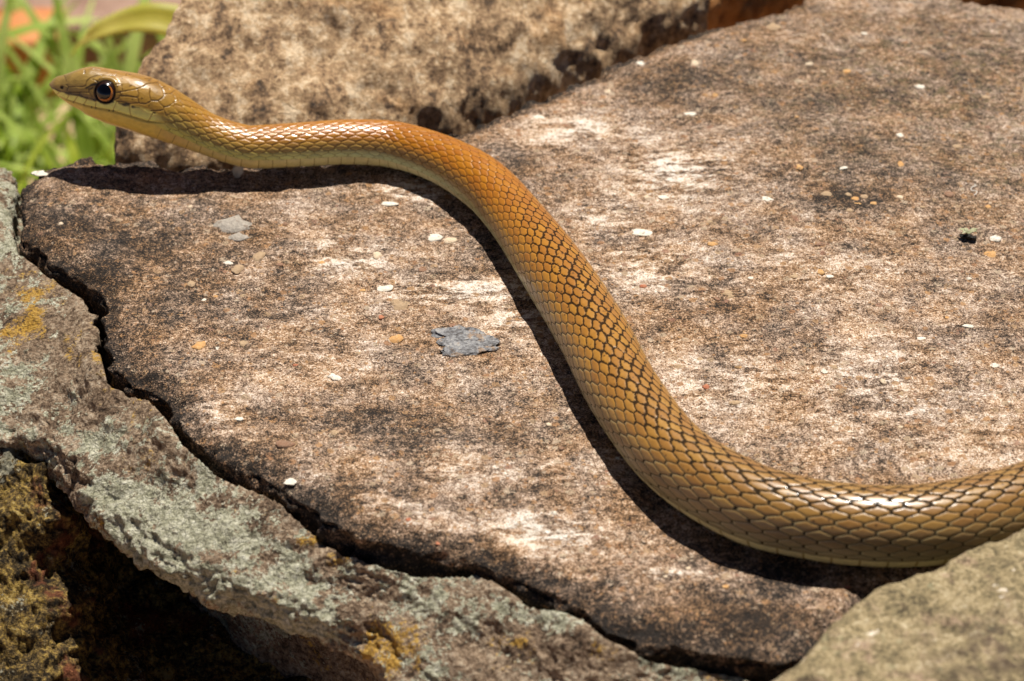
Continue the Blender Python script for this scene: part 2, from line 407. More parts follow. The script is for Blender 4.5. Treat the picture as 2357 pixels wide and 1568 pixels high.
def mat_boulder():
    t = NT('boulder_stone')
    st = (1, .40, .40)
    v = t.field([(t.noise(1.3, 6, .65, 2, st=st), 1.0, .5), (t.noise(3.4, 5, .65, 6, st=(1, .7, .7)), .9, .5), (t.noise(8, 3, .65, 9), .8, .5)], .575)
    c = t.ramp(v, [(.22, (.045, .032, .024)), (.36, (.17, .102, .056)), (.48, (.40, .245, .128)), (.60, (.60, .395, .215)), (.76, (.84, .64, .42))])
    c = t.mix(t.step(t.noise(1.0, 3, .6, 19), .58, .70, 0, .5), c, t.ramp(v, [(.3, (.18, .08, .03)), (.6, (.62, .33, .13))]))
    b = t.bump(t.noise(2.4, 8, .7, 21, st=(1, .6, .6)), .20, 1.)
    b = t.bump(t.noise(9, 4, .75, 23), .08, 1., b)
    return t.done(c, .75, b, .35)
def mat_foreground():
    t = NT('olive_stone')
    gr = t.noise(16, 3, .65, 18)
    v = t.field([(t.noise(1.3, 7, .62, 2), .8, .5), (t.noise(5, 5, .68, 6), .9, .5), (gr, 1.1, .5)], .5)
    c = t.ramp(v, [(.22, (.06, .045, .026)), (.38, (.165, .130, .070)), (.52, (.27, .205, .108)), (.66, (.37, .29, .165)), (.82, (.52, .43, .29))])
    c = t.mix(t.step(t.noise(1.4, 6, .65, 9), .52, .68, 0, .75), c, t.ramp(v, [(.3, (.13, .075, .05)), (.6, (.38, .26, .18))]))
    c = t.mix(t.step(t.noise(2.2, 6, .68, 12), .58, .70, 0, .6), c, t.ramp(v, [(.3, (.11, .12, .065)), (.7, (.36, .38, .24))]))
    c = t.mix(t.step(t.noise(2.0, 5, .62, 29), .67, .71), c, (.70, .60, .48))
    c = t.mix(t.math('MULTIPLY', t.step(t.noise(3.1, 7, .7, 23), .40, .60, 0, .9), t.attr('dirt')), c, (.07, .045, .032))
    b = t.bump(t.noise(2.5, 7, .65, 21), .10, .8)
    b = t.bump(gr, .035, .8, b)
    return t.done(c, .85, b, .25)
def mat_simple(name, a, b_, scale=2., rough=.85, bump=.05, spec=.3, dark=None, det=6):
    t = NT(name)
    c = t.mix(t.step(t.noise(scale, det, .65, 2), .35, .65), a, b_)
    if dark: c = t.mix(t.step(t.noise(scale*2.3, det, .7, 5), .56, .68), c, dark)
    n = t.bump(t.noise(scale*3, 6, .7, 7), bump, 1.) if bump else None
    return t.done(c, rough, n, spec)
W_HEX = .70
def mat_snake(NR):
    t = NT('snake_skin'); M = t.math
    pig = t.attr('pigment', 'Color')
    def wob(v, k, off): return M('ADD', v, M('MULTIPLY', M('SUBTRACT', t.noise(3.5, 2, .5, off), .5), k))
    la, lb = wob(t.attr('la'), .22, 31), wob(t.attr('lb'), .34, 37)
    def cell(a, b):
        ia = M('ROUND', a); ib = M('ROUND', b); return M('SUBTRACT', a, ia), M('MULTIPLY', M('SUBTRACT', b, ib), 2*W_HEX), ia, ib
    xa, ya, ia, ja = cell(la, M('MULTIPLY', lb, .5))
    xb, yb, ib, jb = cell(M('SUBTRACT', la, .5), M('MULTIPLY', M('SUBTRACT', lb, 1.), .5))
    d = lambda x, y: M('ADD', M('MULTIPLY', x, x), M('MULTIPLY', y, y))
    sel = M('LESS_THAN', d(xb, yb), d(xa, ya))
    pk = lambda p, q: M('ADD', p, M('MULTIPLY', sel, M('SUBTRACT', q, p)))
    x, y = pk(xa, xb), pk(ya, yb); ax, ay = M('ABSOLUTE', x), M('ABSOLUTE', y)
    K = (.25+W_HEX**2)/2; n = math.sqrt(.25+W_HEX**2)
    e = M('MINIMUM', M('DIVIDE', M('SUBTRACT', K, M('ADD', M('MULTIPLY', ax, .5), M('MULTIPLY', ay, W_HEX))), n), M('SUBTRACT', .5, ax))
    alb = M('ABSOLUTE', t.attr('lb'))
    ven = t.step(alb, NR+.47, NR+.53)
    e = M('MINIMUM', e, M('MULTIPLY', M('SUBTRACT', NR+.56, alb), .7))
    fv = M('FRACT', t.attr('la')); ev = M('MULTIPLY', M('MINIMUM', fv, M('SUBTRACT', 1., fv)), .8)
    e = M('ADD', M('MULTIPLY', e, M('SUBTRACT', 1., ven)), M('MULTIPLY', ven, ev))
    cmb = t.nd('ShaderNodeCombineXYZ'); t.put(cmb.inputs[0], pk(ia, M('ADD', ib, 500.))); t.put(cmb.inputs[1], pk(ja, jb)); t.put(cmb.inputs[2], ven)
    wn = t.nd('ShaderNodeTexWhiteNoise', noise_dimensions='3D'); t.put(wn.inputs['Vector'], cmb.outputs[0]); rnd = wn.outputs['Value']
    body = M('SUBTRACT', 1., t.attr('headm'))
    dors, rear, front = t.attr('dors'), t.attr('rear'), t.attr('front')
    nv = M('SUBTRACT', 1., ven)
    hs = t.nd('ShaderNodeHueSaturation'); t.put(hs.inputs['Color'], pig)
    vv = M('ADD', t.step(t.noise(9, 4, .6, 3), .3, .7, .92, 1.08), M('MULTIPLY', M('MULTIPLY', M('SUBTRACT', rnd, .5), .20), M('MULTIPLY', body, nv)))
    t.put(hs.inputs['Value'], vv); hs.inputs['Saturation'].default_value = 1.05; t.put(hs.inputs['Hue'], M('ADD', .5, M('MULTIPLY', M('MULTIPLY', M('SUBTRACT', rnd, .5), .009), body))); c = hs.outputs[0]
    # warm centre, paler olive rim on the flanks
    rim = M('MULTIPLY', M('MULTIPLY', t.step(e, .14, .05), t.step(x, .1, -.25, .25, 1.)), M('MULTIPLY', M('MULTIPLY', rear, body), M('MULTIPLY', nv, t.attr('flank'))))
    c = t.mix(M('MULTIPLY', rim, .38), c, tuple(lin((186, 182, 140))))
    # dark skin between the scales, wider and ragged along the back
    nz = M('SUBTRACT', t.noise(11, 3, .6, 5), .5)
    lw = M('ADD', M('ADD', .025, M('MULTIPLY', front, .0)), M('ADD', M('MULTIPLY', dors, M('ADD', .070, M('MULTIPLY', nz, .50))), M('MULTIPLY', rear, .014)))
    lw = M('MAXIMUM', lw, .02)
    line = M('MULTIPLY', t.step(M('DIVIDE', e, lw), 1.25, .6), M('MULTIPLY', body, M('SUBTRACT', 1., M('MULTIPLY', ven, .2))))
    c = t.mix(M('MULTIPLY', line, .92), c, t.attr('skin', 'Color'))
    # dark tips and freckles
    tip = M('MULTIPLY', t.step(M('ADD', M('MULTIPLY', M('SUBTRACT', .5, x), 1.0), M('MULTIPLY', ay, .9)), .16, .09), M('MULTIPLY', M('MULTIPLY', rear, nv), body))
    c = t.mix(M('MULTIPLY', tip, M('MULTIPLY', .9, t.step(rnd, .2, .5, .5, 1.))), c, tuple(lin((32, 25, 18))))
    fk = M('MULTIPLY', t.step(t.vor(7.5, 'Distance', 4), .22, .13), M('MULTIPLY', t.attr('freck'), t.step(t.noise(2.5, 2, .5, 15), .42, .5)))
    c = t.mix(M('MULTIPLY', fk, .8), c, tuple(lin((60, 36, 14))))
    dome = M('ADD', M('POWER', t.step(e, 0., .22), .6), M('MULTIPLY', M('MULTIPLY', x, .35), body))
    bm = t.bump(M('MULTIPLY', dome, M('SUBTRACT', body, M('MULTIPLY', front, .35))), .007, .8)
    bm = t.bump(t.noise(60, 2, .5, 5), .003, .5, bm)
    m = t.done(c, M('ADD', t.step(t.noise(6, 3, .6, 8), .3, .7, .31, .40), M('MULTIPLY', line, .4)), bm, .4, **{'Coat Weight': .22, 'Coat Roughness': .12})
    t.put(t.b.inputs['Specular IOR Level'], M('SUBTRACT', .50, M('MULTIPLY', line, .44)))
    return m

# ------------------------------------------------------------------ the ground behind and below
GZ = -30.
def build_ground():
    xs = np.r_[-3000, -600, -200, np.linspace(-80, 80, 120), 200, 600, 3000]
    ys = np.r_[-3000, -600, -100, np.linspace(-40, 120, 120), 250, 800, 6000]
    X, Y = np.meshgrid(xs, ys, indexing='ij'); P = np.stack([X, Y, 0*X], -1).reshape(-1, 3)
    P[:, 2] = GZ+.35*fbm(P*.12, 3, .5, 3)-.3
    me = mesh_np('ground', P, grid_faces(len(xs), len(ys)))
    obj('ground', me, mat_simple('sandy_soil', (.44, .27, .16), (.60, .42, .27), .5, .95, .3, .1, (.24, .13, .07)), kind='structure')
build_ground()

# ------------------------------------------------------------------ the slab
SLAB_PX = [(70, 400), (90, 380), (140, 364), (200, 358), (330, 358), (480, 366), (650, 360), (800, 343), (1000, 300), (1100, 263), (1250, 203), (1400, 138),
           (1560, 74), (1700, 28), (1800, 12), (1850, -25), (2000, -60), (2150, -40), (2240, -14), (2357, 4), (2600, 50), (3300, 330), (3450, 700), (3100, 1250),
           (2500, 1335), (2250, 1345), (2100, 1350), (2015, 1372), (1935, 1432), (1865, 1492), (1785, 1518), (1720, 1492), (1600, 1472), (1480, 1462), (1400, 1432),
           (1345, 1377), (1230, 1342), (1160, 1303), (1100, 1277), (980, 1264), (900, 1247), (800, 1217), (740, 1182), (660, 1122), (600, 1082), (500, 1042),
           (430, 990), (388, 925), (350, 885), (300, 868), (255, 840), (234, 750), (242, 695), (212, 662), (110, 594), (48, 547), (34, 470), (42, 425)]
OUT = np.array([at(x, y, 0)[:2] for x, y in SLAB_PX])
def seg_dist(P, poly):
    """signed distance to a closed polygon (positive inside)"""
    d = np.full(len(P), 1e9); ins = np.zeros(len(P), bool)
    for a, b in zip(poly, np.roll(poly, -1, 0)):
        e = b-a; t = np.clip(((P-a)@e)/(e@e), 0, 1); d = np.minimum(d, np.linalg.norm(P-a-t[:, None]*e, axis=1))
        c = (a[1] > P[:, 1]) != (b[1] > P[:, 1])
        with np.errstate(divide='ignore', invalid='ignore'):
            xi = a[0]+(P[:, 1]-a[1])*(b[0]-a[0])/(b[1]-a[1])
        ins ^= c & (P[:, 0] < xi)
    return np.where(ins, d, -d)
PALE = [(1060, 662, 190, 38, 1.), (800, 585, 110, 55, .8), (1560, 390, 170, 80, .9), (1330, 290, 140, 45, .8), (1180, 720, 90, 50, .8), (1250, 1225, 170, 50, 1.), (1490, 1315, 190, 16, 1.),
        (870, 1190, 150, 50, .8), (690, 1110, 90, 45, .6), (2000, 880, 260, 120, .55), (950, 430, 90, 22, 1.), (470, 950, 120, 50, .7), (1080, 1090, 260, 50, .5), (1500, 600, 160, 70, .7),
        (1650, 640, 200, 60, .5), (1700, 880, 200, 90, .6), (1900, 620, 260, 80, .45), (700, 780, 300, 120, .35), (1400, 470, 110, 60, .6), (2250, 1000, 200, 80, .4), (1150, 460, 50, 30, .7), (1980, 1010, 200, 40, .5)]
DARK = [(150, 540, 130, 70, .8), (330, 560, 220, 70, .5), (430, 720, 220, 130, .45), (1450, 1440, 280, 60, 1.), (1680, 1430, 220, 70, .9), (1780, 1320, 130, 70, .7), (850, 960, 200, 35, .6),
        (1100, 1000, 250, 30, .4), (1720, 1130, 260, 60, .5), (900, 1130, 200, 40, .3), (1700, 690, 170, 45, .5), (1960, 460, 110, 35, .8), (1950, 200, 360, 110, .3), (2200, 180, 200, 120, .3), (300, 370, 260, 25, .8),
        (1560, 180, 120, 40, .7), (1250, 1330, 130, 45, 1.), (1180, 400, 80, 60, .4), (980, 640, 100, 40, .3), (240, 640, 90, 50, 1.), (1000, 1250, 100, 25, .5), (2000, 360, 300, 80, .3), (320, 830, 80, 90, .5)]
def blobs(P, lst):
    q = proj(np.c_[P[:, :2], np.zeros(len(P))]); o = np.zeros(len(P))
    for x, y, rx, ry, s in lst: o = np.maximum(o, s*np.exp(-(((q[:, 0]-x)/rx)**2+((q[:, 1]-y)/ry)**2)))
    return o
def build_slab():
    # outline with small breaks, as a prism, voxel-remeshed, then broken up by relief
    pts = []
    for a, b in zip(OUT, np.roll(OUT, -1, 0)):
        n = max(2, int(np.linalg.norm(b-a)/.18)); t = np.arange(n)[:, None]/n; pts.append(a+(b-a)*t)
    pts = np.concatenate(pts); e = np.roll(pts, -1, 0)-np.roll(pts, 1, 0); nr = np.stack([e[:, 1], -e[:, 0]], -1); nr /= np.linalg.norm(nr, axis=1)[:, None]
    j = .10*fbm(np.c_[pts*1.1, pts[:, :1]*0], 4, .6, 9)
    pts = pts+nr*j[:, None]
    bm = bmesh.new()
    top = [bm.verts.new((x, y, -.04)) for x, y in pts]
    mid = [bm.verts.new((x, y, -.55)) for x, y in pts]
    bot = [bm.verts.new((x-.0, y, -1.5)) for x, y in pts]
    n = len(pts)
    for A, B in ((top, mid), (mid, bot)):
        for i in range(n): bm.faces.new((A[i], A[(i+1) % n], B[(i+1) % n], B[i]))
    bm.faces.new(top); bm.faces.new(bot[::-1])
    bmesh.ops.recalc_face_normals(bm, faces=bm.faces)
    me = bpy.data.meshes.new('slab0'); bm.to_mesh(me); bm.free()
    o = bpy.data.objects.new('slab0', me); col.objects.link(o)
    md = o.modifiers.new('r', 'REMESH'); md.mode = 'VOXEL'; md.voxel_size = .06
    ms = o.modifiers.new('s', 'SMOOTH'); ms.iterations = 4; ms.factor = .5
    dg = bpy.context.evaluated_depsgraph_get(); dg.update()
    me2 = bpy.data.meshes.new_from_object(o.evaluated_get(dg)); bpy.data.objects.remove(o)
    V = np.zeros(len(me2.vertices)*3, np.float32); me2.vertices.foreach_get('co', V); V = V.reshape(-1, 3).astype(float)
    N = np.zeros(len(V)*3, np.float32); me2.vertices.foreach_get('normal', N); N = N.reshape(-1, 3).astype(float)
    vis = V[:, 2] > -1.3
    sd = np.full(len(V), 3.); sd[vis] = seg_dist(V[vis, :2], OUT)
    edge = sm(.9, .0, sd)
    d = np.zeros(len(V)); p = V[vis]
    f1 = fbm(p*1.3, 4, .55, 13); f2 = fbm(p*6, 2, .6, 23)
    d[vis] = (.045+.10*edge[vis])*f1+(.018+.02*edge[vis])*f2-.10*edge[vis]**2*np.clip(ridge(p*1.7, 2, .5, 3), 0, 1)
    V += N*d[:, None]
    V[:, 2] += U(V[:, 0], V[:, 1])*sm(-1.2, -.2, V[:, 2]) - .12*sm(.55, 0, sd)*(V[:, 2] > -.3)
    me2.vertices.foreach_set('co', (V*S).astype(np.float32).ravel())
    me2.polygons.foreach_set('use_smooth', np.ones(len(me2.polygons), bool)); me2.update()
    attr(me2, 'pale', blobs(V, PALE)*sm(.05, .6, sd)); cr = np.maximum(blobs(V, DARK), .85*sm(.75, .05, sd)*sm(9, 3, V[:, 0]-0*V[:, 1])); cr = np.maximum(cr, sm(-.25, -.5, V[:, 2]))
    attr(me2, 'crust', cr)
    attr(me2, 'bloom', blobs(V, [(2150, 180, 420, 200, .7), (2350, 350, 200, 120, .7), (1900, 120, 200, 80, .4)]))
    me2.name = 'slab'
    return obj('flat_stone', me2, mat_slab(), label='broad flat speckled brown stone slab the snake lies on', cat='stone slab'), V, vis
slab, SV, svis = build_slab()
# height lookup on the finished slab top
_b = {}
for x, y, z in SV[svis]:
    if z > -.5:
        k = (int(math.floor(x*5)), int(math.floor(y*5)));
        if z > _b.get(k, -9): _b[k] = z
def top_z(x, y): return _b.get((int(math.floor(x*5)), int(math.floor(y*5))), 0.)

# ------------------------------------------------------------------ lichen rock under the slab's near edge
def build_lichen():
    sec = [((30, 392, -.8), (-70, 388, -.9), (-230, 392, -2.)),
           ((20, 440, -.42), (-100, 520, -.5), (-280, 640, -1.7)),
           ((32, 548, -.38), (-30, 740, -.75), (-60, 980, -1.7)),
           ((188, 684, -.38), (100, 850, -.85), (50, 1030, -1.8)),
           ((230, 842, -.38), (170, 960, -.95), (142, 1100, -2.0)),
           ((332, 898, -.38), (270, 1050, -.92), (203, 1187, -1.9)),
           ((432, 1022, -.38), (370, 1130, -.92), (300, 1260, -1.85)),
           ((597, 1096, -.38), (490, 1220, -.92), (401, 1335, -1.85)),
           ((733, 1192, -.38), (620, 1290, -.95), (530, 1390, -1.85)),
           ((895, 1260, -.38), (790, 1350, -.95), (690, 1450, -1.85)),
           ((1100, 1291, -.38), (970, 1410, -1.0), (820, 1515, -1.95)),
           ((1290, 1400, -.38), (1150, 1500, -1.0), (940, 1630, -2.2)),
           ((1470, 1490, -.38), (1380, 1590, -.92), (1200, 1740, -2.6)),
           ((1770, 1550, -.7), (1700, 1650, -1.0), (1600, 1800, -2.6)),
           ((2050, 1500, -.8), (2050, 1700, -1.5), (2000, 1850, -2.6))]
    C = np.array([OUT.mean(0)]); ctrl = []
    for si, (B, Cc, D) in enumerate(sec):
        b, c, d = at(*B), at(*Cc), at(*D)
        inn = np.array([(1, -.45, 0), (1, -.3, 0), (1, .0, 0), (.8, .6, 0)][si] if si < 4 else (.4, .9, 0), float); inn /= np.linalg.norm(inn)
        a = b+inn*.30; a[2] = -1.62
        a2 = b+inn*4.5; a2[2] = -1.75
        bc = (b+c)/2+np.array([0, 0, .12]); cd = (c+d)/2+np.array([-.1, -.15, .16])
        e = d+np.array([.35, 1.1, -.7]); f = d+np.array([1., 3.0, 0]); f[2] = -5.5; g = f.copy(); g[2] = GZ-.3
        h = a2.copy()+inn*1.; h[2] = GZ-.3
        ctrl.append([a2, a, b, bc, c, cd, d, e, f, g, h])
    def disp(P, N):
        up = sm(-8, -3.5, P[:, 2])
        big = .28*fbm(P*.55, 3, .5, 41); med = .13*ridge(P*1.1*np.array([1, 1, 1.6]), 3, .55, 47); sml = .05*fbm(P*4.2, 3, .6, 51)
        st = sm(.85, .45, N[:, 2])
        soft = sm(-1.25, -.75, P[:, 2])*sm(.8, .95, N[:, 2])
        return up*(big*.6+(med-.07)*(.30+.75*st)+.7*sml*(1+.8*st))*(1-.5*soft)
    P, F = loft(ctrl, [24, 26, 30, 30, 30, 36, 40, 40, 40, 44, 44, 40, 40, 30], [6, 18, 18, 34, 34, 34, 24, 30, 6, 4, 4], disp)
    # keep the shelf below the slab clear of it
    ins = seg_dist(P[:, :2], OUT)
    lim = -1.57+np.clip((-ins-.03)/.09, 0, 1)*1.4
    P[:, 2] = np.where(ins > -.13, np.minimum(P[:, 2], lim), P[:, 2])
    me = mesh_np('lichen_rock', P, F)
    q = proj(P)[:, :2]
    def bl(lst):
        o = np.full(len(P), 0.)
        for x, y, rx, ry, s in lst: o += s*np.exp(-(((q[:, 0]-x)/rx)**2+((q[:, 1]-y)/ry)**2))
        return np.clip(o, -1, 1.05)
    near = sm(-1.2, -.4, ins)*.6*sm(100, 200, q[:, 0])*sm(1000, 800, q[:, 0])
    attr(me, 'lichen', -near+bl([(20, 480, 70, 130, .8), (30, 900, 90, 120, .7), (250, 1000, 130, 50, .9), (420, 1130, 130, 80, 1.), (560, 1230, 170, 90, 1.), (650, 1330, 160, 70, 1.), (980, 1310, 110, 50, .9), (960, 1400, 150, 70, .7),
                           (1010, 1500, 90, 60, .6), (300, 1190, 110, 70, 1.1), (380, 1270, 90, 60, 1.), (470, 1320, 90, 60, 1.2), (620, 1390, 120, 60, 1.2), (740, 1430, 90, 50, .9), (1290, 1410, 110, 50, .95), (1640, 1520, 130, 50, 1.), (100, 690, 30, 20, .8), (150, 800, 130, 90, -.8), (860, 1480, 80, 80, -.7), (1180, 1520, 120, 60, -.6), (1350, 1500, 80, 40, -.6), (1150, 1340, 90, 25, -.8), (120, 620, 80, 40, -.3)]))
    attr(me, 'ochre', bl([(40, 670, 90, 45, 1.), (60, 760, 120, 40, .6), (230, 880, 80, 30, .6), (360, 1050, 50, 25, .6), (880, 1500, 60, 70, 1.), (780, 1290, 60, 25, .8), (1180, 1480, 60, 30, .8), (20, 820, 40, 40, .7), (620, 1180, 40, 20, .7), (560, 1180, 50, 18, .6), (300, 1080, 40, 20, .8), (700, 1250, 50, 16, .8), (230, 1190, 30, 40, .7)]))
    obj('lichen_rock', me, mat_lichen(), label='rugged rock crusted with grey green lichen under the slab edge', cat='rock')
build_lichen()

def build_left_rock():
    sec = [[(-500, 800, -2.0), (-500, 1000, -1.9), (-480, 1250, -3.0), (-460, 1600, -4.4), (-440, 1900, -5.5)],
           [(-150, 850, -1.8), (-150, 1010, -1.7), (-140, 1250, -2.9), (-120, 1600, -4.4), (-100, 1900, -5.5)],
           [(15, 920, -1.8), (20, 1060, -1.8), (40, 1280, -3.0), (60, 1600, -4.5), (80, 1900, -5.6)],
           [(105, 1020, -2.0), (125, 1150, -2.3), (140, 1340, -3.5), (160, 1600, -4.8), (180, 1900, -5.8)],
           [(190, 1150, -3.6), (200, 1270, -3.9), (215, 1420, -4.6), (240, 1600, -5.3), (270, 1900, -6.2)],
           [(300, 1230, -5.6), (310, 1330, -5.8), (320, 1450, -6), (350, 1620, -6.2), (380, 1900, -6.8)],
           [(600, 1300, -6.2), (600, 1420, -6.3), (620, 1520, -6.5), (640, 1650, -6.8), (660, 1900, -7.2)],
           [(1000, 1400, -6.2), (1000, 1520, -6.3), (1020, 1620, -6.5), (1040, 1750, -6.8), (1060, 1950, -7.2)],
           [(1500, 1400, -6.4), (1500, 1520, -6.4), (1520, 1620, -6.6), (1540, 1750, -6.9), (1560, 1950, -7.3)]]
    ctrl = []
    for r in sec:
        v = [at(*p) for p in r]
        b = v[-1]+np.array([0, -.6, -2]); c = b.copy(); c[2] = GZ-.3; d = v[0]+np.array([0, 1.2, 0]); d[2] = GZ-.3; e = v[0]+np.array([0, .8, -.8])
        ctrl.append(v+[b, c, d, e])
    def disp(P, N):
        up = sm(-10, -7, P[:, 2])
        return up*(.22*fbm(P*.7, 3, .5, 61)+.20*fbm(P@np.array([[1.6, .3, .2], [-.5, .8, .3], [.2, .3, 1.]]), 4, .62, 67)+.07*fbm(P*4, 3, .65, 71))
    P, F = loft(ctrl, [20, 40, 40, 40, 36, 36, 30, 24], [40, 46, 46, 30, 8, 5, 5, 5, 8], disp)
    # stay clear of the lichen rock's foot: purely visual contact
    me = mesh_np('yellow_crusted_rock', P, F); q = proj(P); attr(me, 'lichen', np.exp(-(((q[:, 0]-25)/70)**2+((q[:, 1]-930)/110)**2)))
    obj('yellow_crusted_rock', me, mat_ochre(), label='dark jagged rock crusted yellow below the grey green lichen rock', cat='rock')
build_left_rock()

def build_foreground():
    edge = [(1560, 1760), (1700, 1640), (1785, 1566), (1835, 1528), (1905, 1458), (1990, 1388), (2060, 1342), (2130, 1318), (2205, 1288), (2262, 1254), (2350, 1222), (2480, 1170), (2640, 1110), (2820, 1060), (3000, 1020), (3150, 1040)]
    ctrl = []
    for i, (x, y) in enumerate(edge):
        E = at(x, y, 1.05+.03*math.sin(i*2.1))
        o = np.array([.30, -.95, 0])
        p1 = E+o*.35+np.array([0, 0, .10]); p2 = E+o*2.4+np.array([0, 0, .10]); p3 = E+o*5.2+np.array([0, 0, -.35]); p4 = E+o*9+np.array([0, 0, -2.2]); p5 = E+o*11; p5[2] = -6
        p6 = E+o*11; p6[2] = GZ-.3; b3 = E+np.array([-.0, .1, 0]); b3[2] = GZ-.3; b2 = E+np.array([-.1, .25, 0]); b2[2] = -5; b1 = E+np.array([-.06, .18, -.55])
        ctrl.append([E, p1, p2, p3, p4, p5, p6, b3, b2, b1])
    def disp(P, N):
        up = sm(-4, -1, P[:, 2])
        return up*(.10*fbm(P*.7, 3, .5, 81)+.05*fbm(P*2.3, 3, .55, 83)+.02*fbm(P*7, 2, .6, 87))
    P, F = loft(ctrl, 22, [8, 36, 40, 16, 6, 4, 4, 4, 6, 12], disp)
    me = mesh_np('olive_rock', P, F)
    q = proj(P); attr(me, 'dirt', np.exp(-(((q[:, 0]-2330)/190)**2+((q[:, 1]-1500)/90)**2)))
    obj('olive_rock', me, mat_foreground(), label='smooth olive brown rock overlapping the snake and the slab corner', cat='rock')
build_foreground()

def build_boulder():
    base = [(225, 352), (250, 345), (320, 352), (450, 360), (650, 352), (800, 335), (1000, 290), (1100, 254), (1250, 194), (1400, 130), (1540, 68), (1640, 40)]
    ctrl = []; n = len(base)
    for i, (x, y) in enumerate(base):
        B = at(x, y, -.2)+np.array([0, .9, 0])
        if i == 0: B = at(232, 352, -.2)+np.array([.1, 2.4, 0])
        if i == 1: B = at(240, 352, -.2)+np.array([0, 1.1, 0])
        k = [.45, .85, 1, 1, 1, 1, 1, 1, 1, .95, .8, .5][i]
        pts = [B+np.array([0, -.1, -3]), B+np.array([0, 0, -.6]), B+np.array([.05, .75*k, .45*k]), B+np.array([.1, 2.4*k, 1.45*k]), B+np.array([.2, 4.6*k, 2.6*k]), B+np.array([.3, 7.0*k, 3.4*k]),
               B+np.array([.3, 9*k, 3.5*k]), B+np.array([.2, 11*k, 0])]
        if i < 4:
            for q, v_ in zip(range(2, 8), (.15, .8, 1.5, 1.9, 1.5, .8)): pts[q][0] += v_*[1.1, 1.1, .8, .4][i]
        e = B+np.array([.2, 11*k, 0]); e[2] = GZ-.3; f = B+np.array([0, .2, 0]); f[2] = GZ-.3
        ctrl.append(pts+[e, f])
    def disp(P, N):
        up = sm(-6, -2, P[:, 2]); q = proj(P)
        d = .22*fbm(P*.45, 3, .5, 91)+.10*fbm(P*np.array([1.7, .8, .8]), 3, .55, 93)+.035*fbm(P*4, 2, .6, 97)
        for x, y, r, a in [(1385, 112, 14, .4)]:
            rr = np.hypot(q[:, 0]-x, q[:, 1]-y)*(1+.5*fbm(P*1.1, 2, .5, 5))
            d = d-a*np.exp(-(rr/r)**2)*.55
        right = sm(1150, 1350, q[:, 0])
        return up*(d+.05*right*fbm(P*1.6, 4, .6, 99))
    P, F = loft(ctrl, [16, 18, 24, 30, 30, 34, 26, 26, 26, 24, 16], [10, 14, 26, 40, 34, 12, 6, 4, 4, 4], disp)
    obj('boulder', mesh_np('boulder', P, F), mat_boulder(), label='large rough brown boulder with dark streaks behind the snake', cat='boulder')
build_boulder()

def build_orange_rock():
    ctrl = []
    for i, (x, y) in enumerate([(1560, 60), (1600, 50), (1680, 30), (1760, 18), (1840, -2), (1900, -20), (2050, -35), (2200, -15), (2350, 5), (2500, 30)]):
        B = at(x, y, -.3)+np.array([0, 1.3, 0]); k = [.3, .8, 1, .8, .35, .3, .5, .9, 1, .5][i]
        pts = [B+np.array([0, 0, -2.5]), B+np.array([0, .1, -.6]), B+np.array([0, 1.0*k, .5*k]), B+np.array([0, 2.8*k, 1.8*k]), B+np.array([0, 5*k, 2.2*k]), B+np.array([0, 6.5*k, -1])]
        e = pts[-1].copy(); e[2] = GZ-.3; f = B+np.array([0, .1, 0]); f[2] = GZ-.3
        ctrl.append(pts+[e, f])
    P, F = loft(ctrl, 14, [6, 10, 16, 10, 6, 4, 4, 4], lambda P, N: sm(-5, -2, P[:, 2])*(.35*fbm(P*.9, 4, .55, 111)))
    obj('orange_rock', mesh_np('orange_rock', P, F), mat_simple('rusty_stone', (.42, .17, .05), (.55, .27, .10), 1.3, .9, .1, .2, (.20, .08, .03)),
        label='rusty orange rock just behind the far slab edge', cat='rock')
build_orange_rock()

